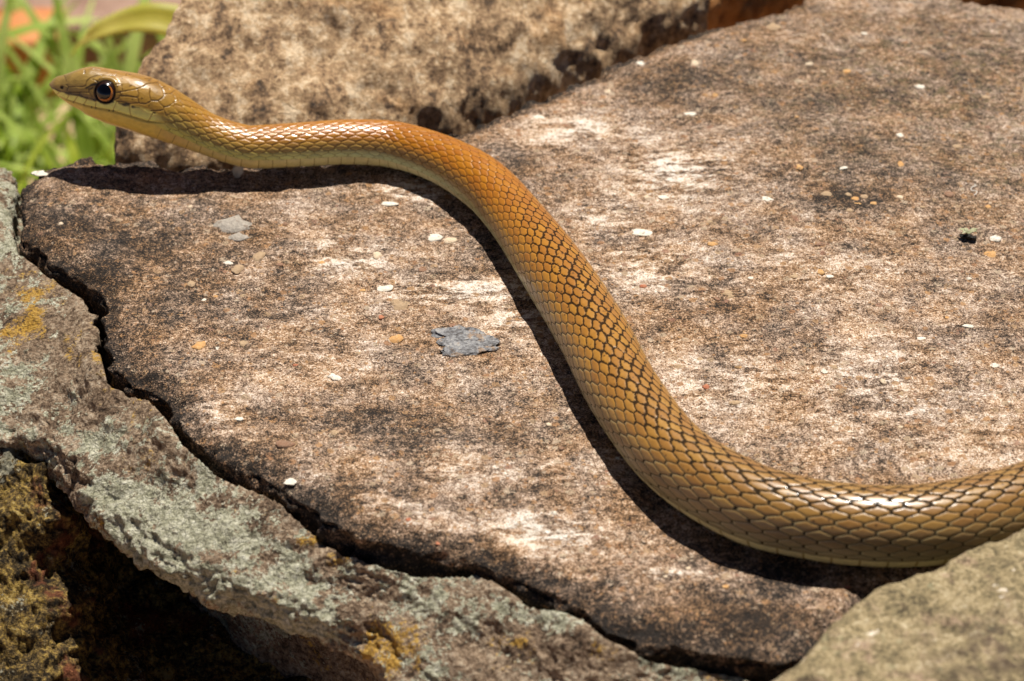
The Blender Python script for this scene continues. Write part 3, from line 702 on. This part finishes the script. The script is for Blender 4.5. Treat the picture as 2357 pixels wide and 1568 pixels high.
# ------------------------------------------------------------------ the snake
def hash2(i, j, k=0):
    h = (i.astype(np.int64)*374761393+j.astype(np.int64)*668265263+k*2147483647) & 0xffffffff
    h = ((h ^ (h >> 13))*1274126177) & 0xffffffff
    return ((h ^ (h >> 16)) & 0xffff)/65535.
def build_snake():
    n = len(SS); ri = np.repeat(np.arange(n), NA); th = np.tile(TH, n); s = SS[ri]; r = RC[ri, 3]
    NR = 10; DTH = math.radians(10.4); VE = (NR+.5)*DTH
    a = np.cumsum(np.r_[0, np.diff(SS)/(3.3*np.maximum(np.interp(SS[1:], [S_HEAD, S_HEAD+.5], [.47, 1])*0+RC[1:, 3], .2)*DTH)])[ri]
    b = th/DTH; W = .70
    # nearest scale centre in the staggered lattice
    cands = []
    j0 = np.floor(b)
    for dj in (-1, 0, 1, 2):
        j = j0+dj; ph = np.mod(j, 2)*.5; i0 = np.floor(a-ph)
        for di in (-0, 1):
            ci = i0+di; da = a-(ci+ph); db = (b-j)*W; d2 = da*da+db*db
            d2 = np.where(np.abs(j) > NR, 1e3, d2); cands.append((d2, da, db, ci, j, ph))
    D2 = np.stack([c[0] for c in cands]); k1 = D2.argmin(0); idx = np.arange(len(a))
    pick = lambda q: np.stack([c[q] for c in cands])[k1, idx]
    d1, da, db, ci, cj = D2[k1, idx], pick(1), pick(2), pick(3), pick(4)
    ed = np.full(len(a), 9.)
    for c in cands:
        sepd = np.hypot(c[1]-da, c[2]-db); ok = (sepd > 1e-4) & (c[0] < 100)
        ed = np.where(ok, np.minimum(ed, (c[0]-d1)/(2*np.maximum(sepd, 1e-4))), ed)
    ed = np.minimum(ed, np.maximum((VE-np.abs(th))/DTH*W, 0))
    ven = np.abs(th) > VE
    vf = a-np.floor(a-.25*0); vd = np.minimum(vf, 1-vf)
    ed = np.where(ven, np.minimum(vd*.8, (np.abs(th)-VE)/DTH*W+.03), ed)
    da = np.where(ven, vf-.5, da); db = np.where(ven, 0, db)
    front = sm(S_HEAD+9, S_HEAD+1, s)                      # 1 towards the neck
    hd = 1-sm(S_HEAD-.45, S_HEAD+.05, s+.35*np.cos(th)*0)
    amp = (.006+.004*front)*np.minimum(r/.6, 1)
    ee = np.clip(ed/.30, 0, 1)
    h = amp*(1-(1-ee)**2.6)+amp*(.35+.55*front)*da*np.where(ven, .8, 1)*sm(0, .06, ed)
    h += amp*.25*(hash2(ci, cj)-.5)
    h *= (1-hd)
    # ---- pigment
    at_ = np.abs(np.degrees(th))
    sb = s-S_HEAD
    def ramp(x, xs, cs):
        cs = np.array([lin(c) for c in cs]); return np.stack([np.interp(x, xs, cs[:, i]) for i in range(3)], -1)
    back = ramp(sb, [0, 1.5, 4, 8, 11, 15, 20, 26], [(160, 120, 54), (166, 113, 46), (167, 107, 42), (167, 107, 42), (164, 111, 47), (160, 113, 53), (151, 113, 64), (146, 110, 64)])
    side = ramp(sb, [0, 1.5, 4, 8, 11, 15, 20, 26], [(160, 138, 76), (164, 136, 74), (160, 132, 76), (158, 128, 74), (152, 124, 72), (146, 123, 82), (139, 120, 87), (134, 116, 84)])
    low = ramp(sb, [0, 2, 4.5, 8, 15, 26], [(212, 204, 108), (214, 214, 130), (196, 208, 156), (176, 174, 126), (142, 132, 98), (138, 128, 98)])
    belly = ramp(sb, [0, 3, 8, 15, 26], [(226, 194, 116), (220, 212, 150), (216, 210, 166), (214, 206, 158), (214, 206, 158)])
    jit = 0.
    c = back+(side-back)*sm(46, 90, at_+jit*.8)[:, None]
    c = c+(low-c)*(sm(84, 101, at_+jit*.6))[:, None]
    c = np.where(ven[:, None], belly, c)
    rear = sm(8, 14, sb)
    P0 = surf(ri, th)
    dors = sm(54, 14, at_)*sm(6.5, 12, sb)
    skin = ramp(sb, [0, 6, 10, 26], [(112, 74, 28), (90, 54, 18), (26, 18, 10), (24, 20, 14)])
    skin = skin+(lin((128, 102, 54))-skin)*(sm(70, 105, at_)*(1-rear*.9))[:, None]
    skin = np.where(ven[:, None], lin((142, 120, 72)), skin)
    # ---- head
    if hd.max() > 0 and HEADLINES:
        m = s < S_HEAD+.9
        sh = s[m]; thh = np.abs(th[m]); X = sh/S_HEAD; Y = thh
        rr = r[m]; hh = np.zeros(m.sum()); hm = hd[m]
        P = np.stack([X*S_HEAD, Y*np.maximum(rr, .25)], -1)
        def dist_line(pl):
            pl = np.array(pl); o = np.full(len(P), 9.)
            lp = np.stack([pl[:, 0]*S_HEAD, pl[:, 1]], -1)
            for (x0, t0), (x1, t1) in zip(lp[:-1], lp[1:]):
                # compare in cm on the unrolled skin, local radius of the vertex
                q = np.maximum(rr, .25); ax, ay, bx, by = x0, t0*q, x1, t1*q
                ex, ey = bx-ax, by-ay; px, py = P[:, 0]-ax, P[:, 1]-ay
                t = np.clip((px*ex+py*ey)/np.maximum(ex*ex+ey*ey, 1e-9), 0, 1)
                o = np.minimum(o, np.hypot(px-t*ex, py-t*ey))
            return o
        def curve_th(pl):
            pl = np.array(pl); k = np.argsort(pl[:, 0]); return np.interp(X, pl[k, 0], pl[k, 1])
        mouth = curve_th(HEADLINES['mouth'][0]); lip = curve_th(HEADLINES['lip'][0])
        head = np.stack([np.interp(X, [0, .25, .45, .7, 1.1], [lin(v)[i] for v in [(132, 108, 62), (146, 120, 68), (152, 120, 62), (156, 120, 58), (160, 120, 54)]]) for i in range(3)], -1)
        warm = sm(.9, .35, Y)*sm(.15, .4, X); head = head+(lin((156, 112, 54))-head)*(.6*warm)[:, None]
        head *= (1+.22*(fbm(P0[m]*3.1, 3, .6, 141)))[:, None]
        cream = lin((255, 240, 140)); chin = lin((238, 208, 108))
        end = sm(.98, .86, X)
        lipm = sm(lip-.03-.10*sm(.5, .8, X), lip+.03+.10*sm(.5, .8, X), Y)*end
        hc = head+(cream-head)*lipm[:, None]
        below = sm(mouth-.02, mouth+.06, Y)
        hc = hc+(chin-hc)*below[:, None]
        hc = hc+(lin((228, 190, 116))-hc)*(sm(2.2, 2.7, Y)*.6)[:, None]
        dln = np.full(len(P), 9.)
        for pl in HEADLINES['groove']: dln = np.minimum(dln, dist_line(pl))
        thin = np.full(len(P), 9.)
        for pl in HEADLINES['suture']: thin = np.minimum(thin, dist_line(pl))
        g = sm(.013, .004, dln+.005*noise3(P0[m]*14, 151)); g2 = sm(.014, .004, thin)
        hc = hc+(lin((74, 50, 24))-hc)*(.75*g)[:, None]; hc = hc+(lin((140, 104, 50))-hc)*(.75*g2)[:, None]
        dm = dist_line(HEADLINES['mouth'][0]); gm = sm(.026, .008, dm)*sm(1.0, .85, X)
        hc = hc+(lin((120, 78, 34))-hc)*(.55*gm)[:, None]
        dd = np.full(len(P), 9.)
        for pl in HEADLINES['dark']: dd = np.minimum(dd, dist_line(pl))
        gd = sm(.040, .014, dd+.03*noise3(P0[m]*7, 153))
        hc = hc+(lin((30, 26, 24))-hc)*(.92*gd)[:, None]
        for (x, t, rad) in HEADPTS['dot']:
            q = np.hypot((X-x)*S_HEAD, (Y-t)*np.maximum(rr, .25)); k = sm(rad, rad*.5, q)
            hc = hc+(lin((30, 20, 14))-hc)*(.9*k)[:, None]
        fr = sm(.52, .62, noise3(P0[m]*11, 161))*sm(1.5, 1.1, Y)*sm(.35, .5, X)
        hc = hc+(lin((70, 42, 20))-hc)*(.7*fr)[:, None]
        hh -= .014*g+.010*g2+.022*gm
        ex, et, er = HEADPTS['eye'][0]
        q = np.hypot((X-ex)*S_HEAD, (Y-et)*np.maximum(rr, .25))
        k = sm(er*1.10, er*.98, q); hc = hc+(lin((34, 22, 14))-hc)*k[:, None]
        hh += -.05*sm(er*1.02, er*.8, q)+.035*np.exp(-((q-er*1.25)/.06)**2)*sm(et+.1, et-.35, Y)
        nx, nth, nr_ = HEADPTS['nostril'][0]
        q = np.hypot((X-nx)*S_HEAD, (Y-nth)*np.maximum(rr, .25)); k = sm(nr_*1.2, nr_*.6, q)
        hc = hc+(lin((30, 18, 12))-hc)*k[:, None]; hh -= .035*k
        hh += -.012*np.exp(-((Y-mouth)*rr/.035)**2)*sm(1., .8, X)
        c[m] = c[m]+(hc-c[m])*hm[:, None]
        h[m] += hh*np.maximum(hm, sm(S_HEAD+.9, S_HEAD, sh)*0)
    P = surf(ri, th, h)
    F = grid_faces(n, NA, True)
    k = len(P); P = np.concatenate([P, [P[:NA].mean(0), P[-NA:].mean(0)]]); j = np.arange(NA)
    T = np.concatenate([np.stack([np.full(NA, k), j, (j+1) % NA], -1), np.stack([np.full(NA, k+1), k-NA+(j+1) % NA, k-NA+j], -1)])
    F = F[:, ::-1]; T = T[:, ::-1]
    me = mesh_np('snake_body', P, [F, T])
    attr(me, 'pigment', np.clip(np.concatenate([c, c[:1], c[-1:]]), 0.003, .9))
    root = obj('snake', None, label='slender golden brown snake stretched across the slab with its head raised', cat='snake')
    z2 = lambda q: np.concatenate([q, q[:1], q[-1:]])
    for nm, q in (('la', a), ('lb', b), ('dors', dors), ('rear', rear), ('front', front), ('headm', hd), ('flank', sm(25, 65, at_)), ('freck', sm(8, 12, sb)*sm(85, 50, at_)), ('skin', skin)): attr(me, nm, z2(q))
    body = obj('body', me, mat_snake(NR), root)
    # eyes
    if 'eye' in HEADPTS:
        ex, et, er = HEADPTS['eye'][0]
        i = int(np.argmin(np.abs(SS-ex*S_HEAD)))
        glossy = lambda nme, cc, rg=.08: NT(nme).done(tuple(lin(cc)), rg, None, .5, **{'Coat Weight': .15, 'Coat Roughness': .04})
        m_eye, m_iris, m_pup = glossy('eye_dark', (38, 20, 12), .2), glossy('iris_orange', (200, 122, 44), .25), glossy('pupil_black', (4, 4, 6), .05)
        def cap(R, a0, a1, nm, nr=14, ns=48):
            al = np.linspace(a0, a1, nr); be = np.linspace(0, 2*math.pi, ns, endpoint=False)
            A, B = np.meshgrid(al, be, indexing='ij')
            G = np.stack([R*np.sin(A)*np.cos(B), R*np.sin(A)*np.sin(B), R*np.cos(A)], -1).reshape(-1, 3)
            return mesh_np(nm, G, grid_faces(nr, ns, True))
        for sg in (1, -1):
            c0 = surf(np.array([i]), np.array([et*sg]))[0]
            up, sd, tg = RUP[i], RSIDE[i]*sg, RT[i]
            nrm = sd*.985+up*.12-tg*.10; nrm /= np.linalg.norm(nrm)
            x = tg-nrm*(tg@nrm); x /= np.linalg.norm(x); y = np.cross(nrm, x)
            R = er*1.06; ctr = c0-nrm*(R*.60)
            M = Matrix(((x[0], y[0], nrm[0], ctr[0]*S), (x[1], y[1], nrm[1], ctr[1]*S), (x[2], y[2], nrm[2], ctr[2]*S), (0, 0, 0, 1)))
            e = obj('eye', cap(R, .02, math.pi-.02, 'eye', 24), m_eye, root); e.matrix_world = M
            ir = obj('iris', cap(R*1.006, math.radians(31), math.radians(42), 'iris', 6), m_iris, e); ir.rotation_euler = (.03, .03, 0)
            pu = obj('pupil', cap(R*1.012, .005, math.radians(38), 'pupil', 12), m_pup, e); pu.rotation_euler = (-.07, -.09, 0)
build_snake()

# ------------------------------------------------------------------ pebbles set in the slab
def blob_mesh(name, seed, sub=2):
    bm = bmesh.new(); bmesh.ops.create_icosphere(bm, subdivisions=sub, radius=1)
    V = np.array([v.co[:] for v in bm.verts]); d = 1+.45*noise3(V*1.3+seed*5.1, seed)+.30*noise3(V*2.9+seed, seed+3)
    for v, k in zip(bm.verts, d): v.co *= float(k)
    for f in bm.faces: f.smooth = True
    me = bpy.data.meshes.new(name); bm.to_mesh(me); bm.free(); return me
def mat_peb(name, a, b_):
    t = NT(name); gp = t.nd('ShaderNodeNewGeometry'); t.vec = t.vmul(gp.outputs['Position'], (100, 100, 100)); g = t.noise(14, 4, .7, 3); c = t.mix(t.step(g, .35, .65), a, b_)
    c = t.mix(t.step(t.field([(t.noise(5, 5, .7, 8), 1., .5), (g, .7, .5)], .5), .56, .68, 0, .75), c, (.15, .10, .065))
    return t.done(c, .85, t.bump(g, .04, 1.), .25)
PEB_COL = {'white': ((.66, .58, .47), (.84, .78, .67)), 'cream': ((.62, .47, .32), (.72, .58, .42)), 'tan': ((.40, .27, .16), (.48, .34, .21)), 'orange': ((.55, .28, .10), (.62, .38, .17)),
           'red': ((.40, .13, .07), (.50, .22, .12)), 'brown': ((.26, .14, .085), (.33, .20, .13)), 'grey': ((.30, .265, .225), (.46, .40, .335)), 'blue': ((.22, .22, .225), (.40, .385, .37))}
PEB = [(530, 519, 86, 34, 'grey', .5), (546, 546, 46, 20, 'grey', .5), (458, 795, 28, 28, 'orange', .5),
       (909, 780, 34, 20, 'orange', .4), (921, 703, 42, 24, 'tan', .4), (595, 592, 28, 22, 'tan', .5), (548, 618, 26, 22, 'tan', .5), (867, 587, 20, 18, 'cream', .5), (1000, 546, 40, 22, 'white', .3),
       (1036, 553, 28, 18, 'cream', .4), (895, 468, 46, 14, 'white', .3), (527, 604, 28, 12, 'white', .3), (882, 664, 60, 16, 'white', .25), (877, 729, 15, 12, 'red', .4), (680, 839, 14, 9, 'red', .4), (772, 867, 34, 24, 'white', .3),
       (440, 653, 20, 16, 'tan', .5), (1480, 535, 62, 20, 'white', .25), (2118, 199, 26, 10, 'white', .3), (1990, 76, 18, 8, 'white', .3), (1766, 458, 32, 12, 'white', .3), (1530, 453, 36, 16, 'white', .25), (2290, 549, 32, 18, 'white', .4),
       (1942, 385, 22, 9, 'white', .3), (2071, 310, 20, 9, 'white', .3), (1841, 385, 16, 12, 'orange', .4), (2073, 377, 14, 11, 'orange', .4), (1862, 147, 20, 8, 'cream', .4), (1779, 62, 32, 18, 'tan', .4), (1474, 145, 24, 11, 'white', .3),
       (1586, 262, 36, 10, 'white', .25), (1969, 458, 18, 10, 'orange', .4), (1953, 447, 16, 9, 'tan', .4), (1990, 452, 18, 9, 'tan', .4), (2010, 468, 18, 9, 'orange', .4), (1975, 470, 22, 8, 'orange', .4), (1903, 447, 28, 14, 'tan', .4),
       (2280, 586, 30, 16, 'orange', .4), (1640, 561, 26, 10, 'orange', .4), (1888, 561, 22, 9, 'brown', .4), (1480, 658, 20, 11, 'red', .5), (1890, 626, 18, 10, 'orange', .4), (1909, 635, 20, 10, 'white', .3), (1729, 639, 18, 8, 'white', .3),
       (1625, 889, 18, 13, 'red', .4), (2230, 749, 30, 10, 'white', .3), (2120, 778, 24, 9, 'white', .3), (2290, 840, 26, 11, 'white', .3), (2060, 808, 18, 7, 'white', .3), (1897, 854, 18, 10, 'white', .3), (2033, 877, 16, 12, 'cream', .4),
       (1920, 844, 20, 11, 'tan', .4), (1713, 772, 22, 15, 'orange', .4), (1691, 926, 28, 11, 'tan', .4), (1675, 674, 26, 13, 'tan', .4), (1240, 269, 32, 13, 'white', .3), (1420, 1055, 14, 9, 'white', .3), (655, 1022, 40, 20, 'brown', .5),
       (770, 996, 20, 13, 'tan', .4), (550, 963, 24, 12, 'white', .3), (668, 1108, 32, 20, 'white', .2), (1175, 1005, 14, 9, 'red', .3), (940, 1195, 16, 9, 'red', .3), (1010, 1250, 18, 9, 'red', .3), (1275, 1180, 18, 9, 'white', .3),
       (1160, 1090, 16, 8, 'white', .3), (1950, 1350, 16, 9, 'red', .4), (500, 800, 14, 12, 'white', .3), (1295, 1278, 16, 12, 'cream', .5), (90, 398, 42, 16, 'white', .3), (470, 690, 18, 10, 'white', .3), (560, 790, 22, 14, 'tan', .4), (2228, 640, 18, 7, 'white', .3)]
def build_pebbles():
    rng = random.Random(4)
    shapes = [blob_mesh('pebble', i+1, 2) for i in range(10)]
    mats = {k: mat_peb('pebble_'+k, a, b) for k, (a, b) in PEB_COL.items()}
    cache = {}
    lst = list(PEB)
    while len(lst) < 165:
        x, y = rng.uniform(60, 2340), rng.uniform(60, 1460)
        p = at(x, y, 0)
        if float(seg_dist(np.array([p[:2]]), OUT)[0]) < .5: continue
        wpx = rng.choice([9, 10, 11, 12, 14, 16, 20]); lst.append((x, y, wpx, wpx*rng.uniform(.45, .7), rng.choice(['tan', 'tan', 'orange', 'tan', 'cream', 'cream', 'brown', 'brown']), rng.uniform(.3, .5)))
    for x, y, wp, hp, c, k in lst:
        p = at(x, y, 0); z = top_z(p[0], p[1]); p = at(x, y, z); D = proj(p)[2]
        if abs(z) > .4: continue
        if c in ('white', 'red'): wp *= .85; hp *= .85
        rx = wp*KPX*D/2; va = abs((p-CC)[2])/np.linalg.norm(p-CC); ry = max(hp*KPX*D/2/va*.9, rx*.35); rz = min(rx, ry)*k
        sh = rng.randrange(10); key = (sh, c)
        if key not in cache:
            me = shapes[sh].copy(); me.name = 'pebble'; me.materials.append(mats[c]); cache[key] = me
        o = obj('pebble', cache[key], None, slab); o.location = tuple(np.array([p[0], p[1], z-.012-rz*.12])*S)
        o.scale = (rx*S*1.05, ry*S*1.05, rz*S); o.rotation_euler = (rng.uniform(-.15, .15), rng.uniform(-.15, .15), rng.uniform(-.35, .35))
    bt = NT('blue_grey_stone'); bt.vec = bt.vmul(bt.nd('ShaderNodeNewGeometry').outputs['Position'], (100, 100, 100)); g = bt.noise(12, 4, .7, 3); cb = bt.ramp(bt.field([(bt.noise(4, 6, .7, 5), 1.1, .5), (g, .9, .5)], .5), [(.28, (.07, .06, .055)), (.44, (.20, .195, .20)), (.58, (.33, .325, .33)), (.74, (.50, .46, .41))])
    cb = bt.mix(bt.step(bt.noise(2.6, 6, .7, 9), .52, .6, 0, .85), cb, bt.ramp(g, [(.3, (.14, .09, .06)), (.7, (.48, .33, .22))])); m_blue = bt.done(cb, .9, bt.bump(g, .05, 1., bt.bump(bt.noise(4, 6, .7, 5), .1, 1.)), .2)
    # the bluish grey inclusion, broken in two tiers
    for x, y, wp, hp, k, sd, rot in [(1065, 770, 128, 48, .20, 11, -.15), (1080, 798, 118, 30, .14, 14, .25)]:
        p = at(x, y, 0); z = top_z(p[0], p[1]); D = proj(p)[2]; me = blob_mesh('stone_inclusion', sd, 4)
        V = np.zeros(len(me.vertices)*3, np.float32); me.vertices.foreach_get('co', V); V = V.reshape(-1, 3)
        V *= (1+.10*fbm(V*1.6+sd, 3, .5, sd))[:, None]; V[:, 2] = np.clip(V[:, 2], -.6, .45)+.10*fbm(V*3, 3, .6, sd+1); me.vertices.foreach_set('co', V.ravel())
        rx = wp*KPX*D/2
        o = obj('stone_inclusion', me, m_blue, slab); o.location = tuple(np.array([p[0], p[1], z+.0])*S); o.scale = (rx*S, hp*KPX*D/2/.58*S, rx*k*S); o.rotation_euler = (0, 0, rot)
build_pebbles()

# ------------------------------------------------------------------ small litter
def ribbon(pts, wid, nrm, th=.006, fold=.25):
    """thin folded leaf strip through pts (cm)"""
    pts = np.array(pts, float); n = len(pts); t = np.gradient(pts, axis=0); t /= np.linalg.norm(t, axis=1)[:, None]
    sd = np.cross(t, nrm); sd /= np.maximum(np.linalg.norm(sd, axis=1), 1e-6)[:, None]; up = np.cross(sd, t)
    w_ = (np.asarray(wid)*np.ones(n))[:, None]
    rows = [pts-sd*w_+up*w_*fold, pts-sd*w_*.5+up*w_*fold*.4, pts, pts+sd*w_*.5+up*w_*fold*.4, pts+sd*w_+up*w_*fold]
    top = np.stack(rows, 1); bot = top-up[:, None]*th
    G = np.concatenate([top, bot[:, ::-1]], 1)
    F = grid_faces(n, 10, True); c = np.array([[0, 9, 8, 1], [1, 8, 7, 2], [2, 7, 6, 3], [3, 6, 5, 4]]); c2 = c[:, ::-1]+(n-1)*10
    return G.reshape(-1, 3), np.concatenate([F, c, c2])
def join(parts):
    V, F, k = [], [], 0
    for v, f in parts: V.append(v); F.append(f+k); k += len(v)
    return np.concatenate(V), np.concatenate(F)
def build_litter():
    p = at(548, 408, 0); z = top_z(p[0], p[1])
    t = np.linspace(0, 1, 7)[:, None]
    b = np.array([p[0], p[1], z-.01])
    V, F = ribbon(b+t*np.array([.10, .02, .34])+np.sin(t*3)*np.array([-.05, -.05, 0]), np.array([.02, .06, .09, .11, .12, .10, .04]), np.array([0, -1, .3]))
    root = obj('dry_flake', mesh_np('dry_flake', V, F), mat_simple('dry_flake', (.50, .42, .30), (.66, .58, .44), 8, .8, .01), label='small pale dry flake standing under the snake neck', cat='plant litter')
    p = at(2226, 549, 0); z = top_z(p[0], p[1]); b = np.array([p[0], p[1], z+.01])
    root = obj('dry_husk', None, label='tiny dry seed husk with pale bracts and dark hull on the slab', cat='plant litter'); root.location = tuple(b*S)
    dm, pm = mat_simple('dark_hull', (.012, .01, .008), (.03, .022, .015), 20, .5, .01), mat_simple('pale_bract', (.30, .30, .16), (.45, .43, .28), 14, .7, .01)
    for i, (dx, dy, r) in enumerate([(-.10, -.02, .055), (.02, -.02, .075), (.12, -.07, .06)]):
        o = obj('hull', blob_mesh('hull', 20+i, 2), dm, root); o.location = (dx*S, dy*S, .04*S); o.scale = (r*S*1.4, r*S, r*S*.8); o.rotation_euler = (0, .2, -.6+i*.5)
    for a, l in [(2.6, .22), (1.9, .16), (.5, .26), (.1, .2), (3.6, .14)]:
        t = np.linspace(0, 1, 6)[:, None]
        V, F = ribbon(np.array([0, 0, .07])+t*np.array([math.cos(a)*l, math.sin(a)*l, .06])+np.array([0, 0, .06])*np.sin(t*3), np.array([.02, .04, .045, .04, .025, .008]), np.array([0, 0, 1.]), .004)
        obj('bract', mesh_np('bract', V, F), pm, root)
    # a curl of white thread
    p = at(2238, 440, 0); z = top_z(p[0], p[1])
    t = np.linspace(0, 1, 26); pts = np.stack([p[0]+.06*np.sin(t*9)+.05*t, p[1]+.45*(t-.5), z+.03+.03*np.sin(t*7)**2], -1)
    V, F = ribbon(pts, .006, np.array([0, 0, 1.]), .01)
    obj('thread', mesh_np('thread', V, F), mat_simple('thread', (.7, .68, .62), (.8, .78, .72), 5, .7, 0), label='short curled whitish thread lying on the slab', cat='thread')
build_litter()

# ------------------------------------------------------------------ background: grass, brick, timber
def mat_grass(name, a, b):
    t = NT(name); c = t.mix(t.step(t.noise(.35, 3, .6, 2), .35, .65), a, b); t.done(c, .45, None, .4)
    tr = t.nd('ShaderNodeBsdfTranslucent'); t.put(tr.inputs[0], c); mx = t.nd('ShaderNodeMixShader'); mx.inputs[0].default_value = .6
    t.put(mx.inputs[1], t.b.outputs[0]); t.put(mx.inputs[2], tr.outputs[0]); t.put(t.t.nodes['Material Output'].inputs[0], mx.outputs[0]); return t.m
def build_grass():
    rng = random.Random(11); parts = []
    def blade(b, L, az, lean, wd, n=9):
        t = np.linspace(0, 1, n); h = np.array([math.cos(az), math.sin(az), 0])
        ang = lean*(.25+t*1.2); dz = np.cos(ang); dh = np.sin(ang)
        pts = b+np.cumsum(np.stack([dh*h[0], dh*h[1], dz], -1)*L/n, 0)-np.array([0, 0, .2])
        wv = wd*np.sin(np.clip(.25+t*.75, 0, 1)*math.pi)**.7+.02
        parts.append(ribbon(pts, wv, np.array([h[0], h[1], .2])*-1+np.array([0, 0, .4]), .03, .35))
    for i in range(520):
        x, y = rng.uniform(-42, -12), rng.uniform(44, 70)
        if x > -16 and rng.random() < .35: continue
        if y > 60 and rng.random() < .75: continue
        blade(np.array([x, y, GZ]), rng.uniform(6, 15)*(1.1 if y < 56 else .65), rng.uniform(0, 6.28), rng.uniform(.3, 1.4), rng.uniform(.14, .36))
    for x, y, L, az, ln, wd in [(-23, 58, 26, 2.9, .6, .4), (-22, 60, 27, .2, .25, .3), (-29, 58, 26, .5, .8, .4), (-32, 60, 24, 3.0, .8, .4), (-20, 56, 20, .2, 1.1, .45), (-34, 58, 22, 0, 1., .4), (-31, 54, 19, .4, 1.3, .5)]:
        blade(np.array([x, y, GZ]), L, az, ln, wd, 14)
    V, F = join(parts)
    obj('grass', mesh_np('grass', V, F), mat_grass('grass_green', (.42, .55, .08), (.70, .78, .28)), label='bright green grass growing behind the slab beside the boulder', cat='grass', kind='stuff')
    # the broad yellowing leaf leaning on the boulder
    a, b_, c = at_y(205, 84, 30.), at_y(275, 54, 30.), at_y(430, 60, 30.)
    pts = catmull([at_y(165, 125, 32.), a, b_, (b_+c)/2+np.array([0, 0, .2]), c], 6)
    V, F = ribbon(pts, np.interp(np.linspace(0, 1, len(pts)), [0, .3, .7, 1], [.12, .25, .5, .6]), np.array([0, -.6, .7]), .03)
    obj('yellow_leaf', mesh_np('yellow_leaf', V, F), mat_grass('leaf_yellow', (.62, .60, .10), (.74, .70, .20)), label='broad yellowing grass leaf arching towards the boulder', cat='leaf')
build_grass()
def bevel_box(name, size, bev, mat, loc, rz, seed, **kw):
    bm = bmesh.new(); bmesh.ops.create_cube(bm, size=1)
    for v in bm.verts: v.co = Vector((v.co.x*size[0], v.co.y*size[1], v.co.z*size[2]))
    bmesh.ops.bevel(bm, geom=bm.edges[:], offset=bev, segments=3, profile=.6, affect='EDGES')
    bmesh.ops.subdivide_edges(bm, edges=bm.edges[:], cuts=3, use_grid_fill=True)
    V = np.array([v.co[:] for v in bm.verts]); d = .18*fbm(V*.6+seed, 3, .5, seed)
    for v, k in zip(bm.verts, d): v.co = (v.co+v.co.normalized()*float(k))*S
    for f in bm.faces: f.smooth = True
    me = bpy.data.meshes.new(name); bm.to_mesh(me); bm.free()
    o = obj(name, me, mat, **kw); o.location = tuple(np.array(loc)*S); o.rotation_euler = (0, 0, rz); return o
b0, b00 = at(0, 98, GZ+3), at(0, 14, GZ+3)
bevel_box('terracotta_paver', (26, b00[1]-b0[1], 3.2), .4, mat_simple('terracotta', (.50, .17, .055), (.62, .27, .11), .7, .9, .1, .2), (b0[0]-10.2, (b0[1]+b00[1])/2, GZ+1.4), 0, 3, label='orange terracotta paver lying on the ground behind the grass', cat='paver')
b1, b2 = at(300, 62, GZ+2.5), at(300, -40, GZ+2.5)
bevel_box('timber_plank', (34, b2[1]-b1[1], 2.6), .4, mat_simple('weathered_timber', (.24, .14, .10), (.36, .23, .17), .4, .85, .15, .2), (b1[0]+4, (b1[1]+b2[1])/2, GZ+1.2), 0, 5, label='weathered purplish brown timber plank lying behind the grass', cat='timber')
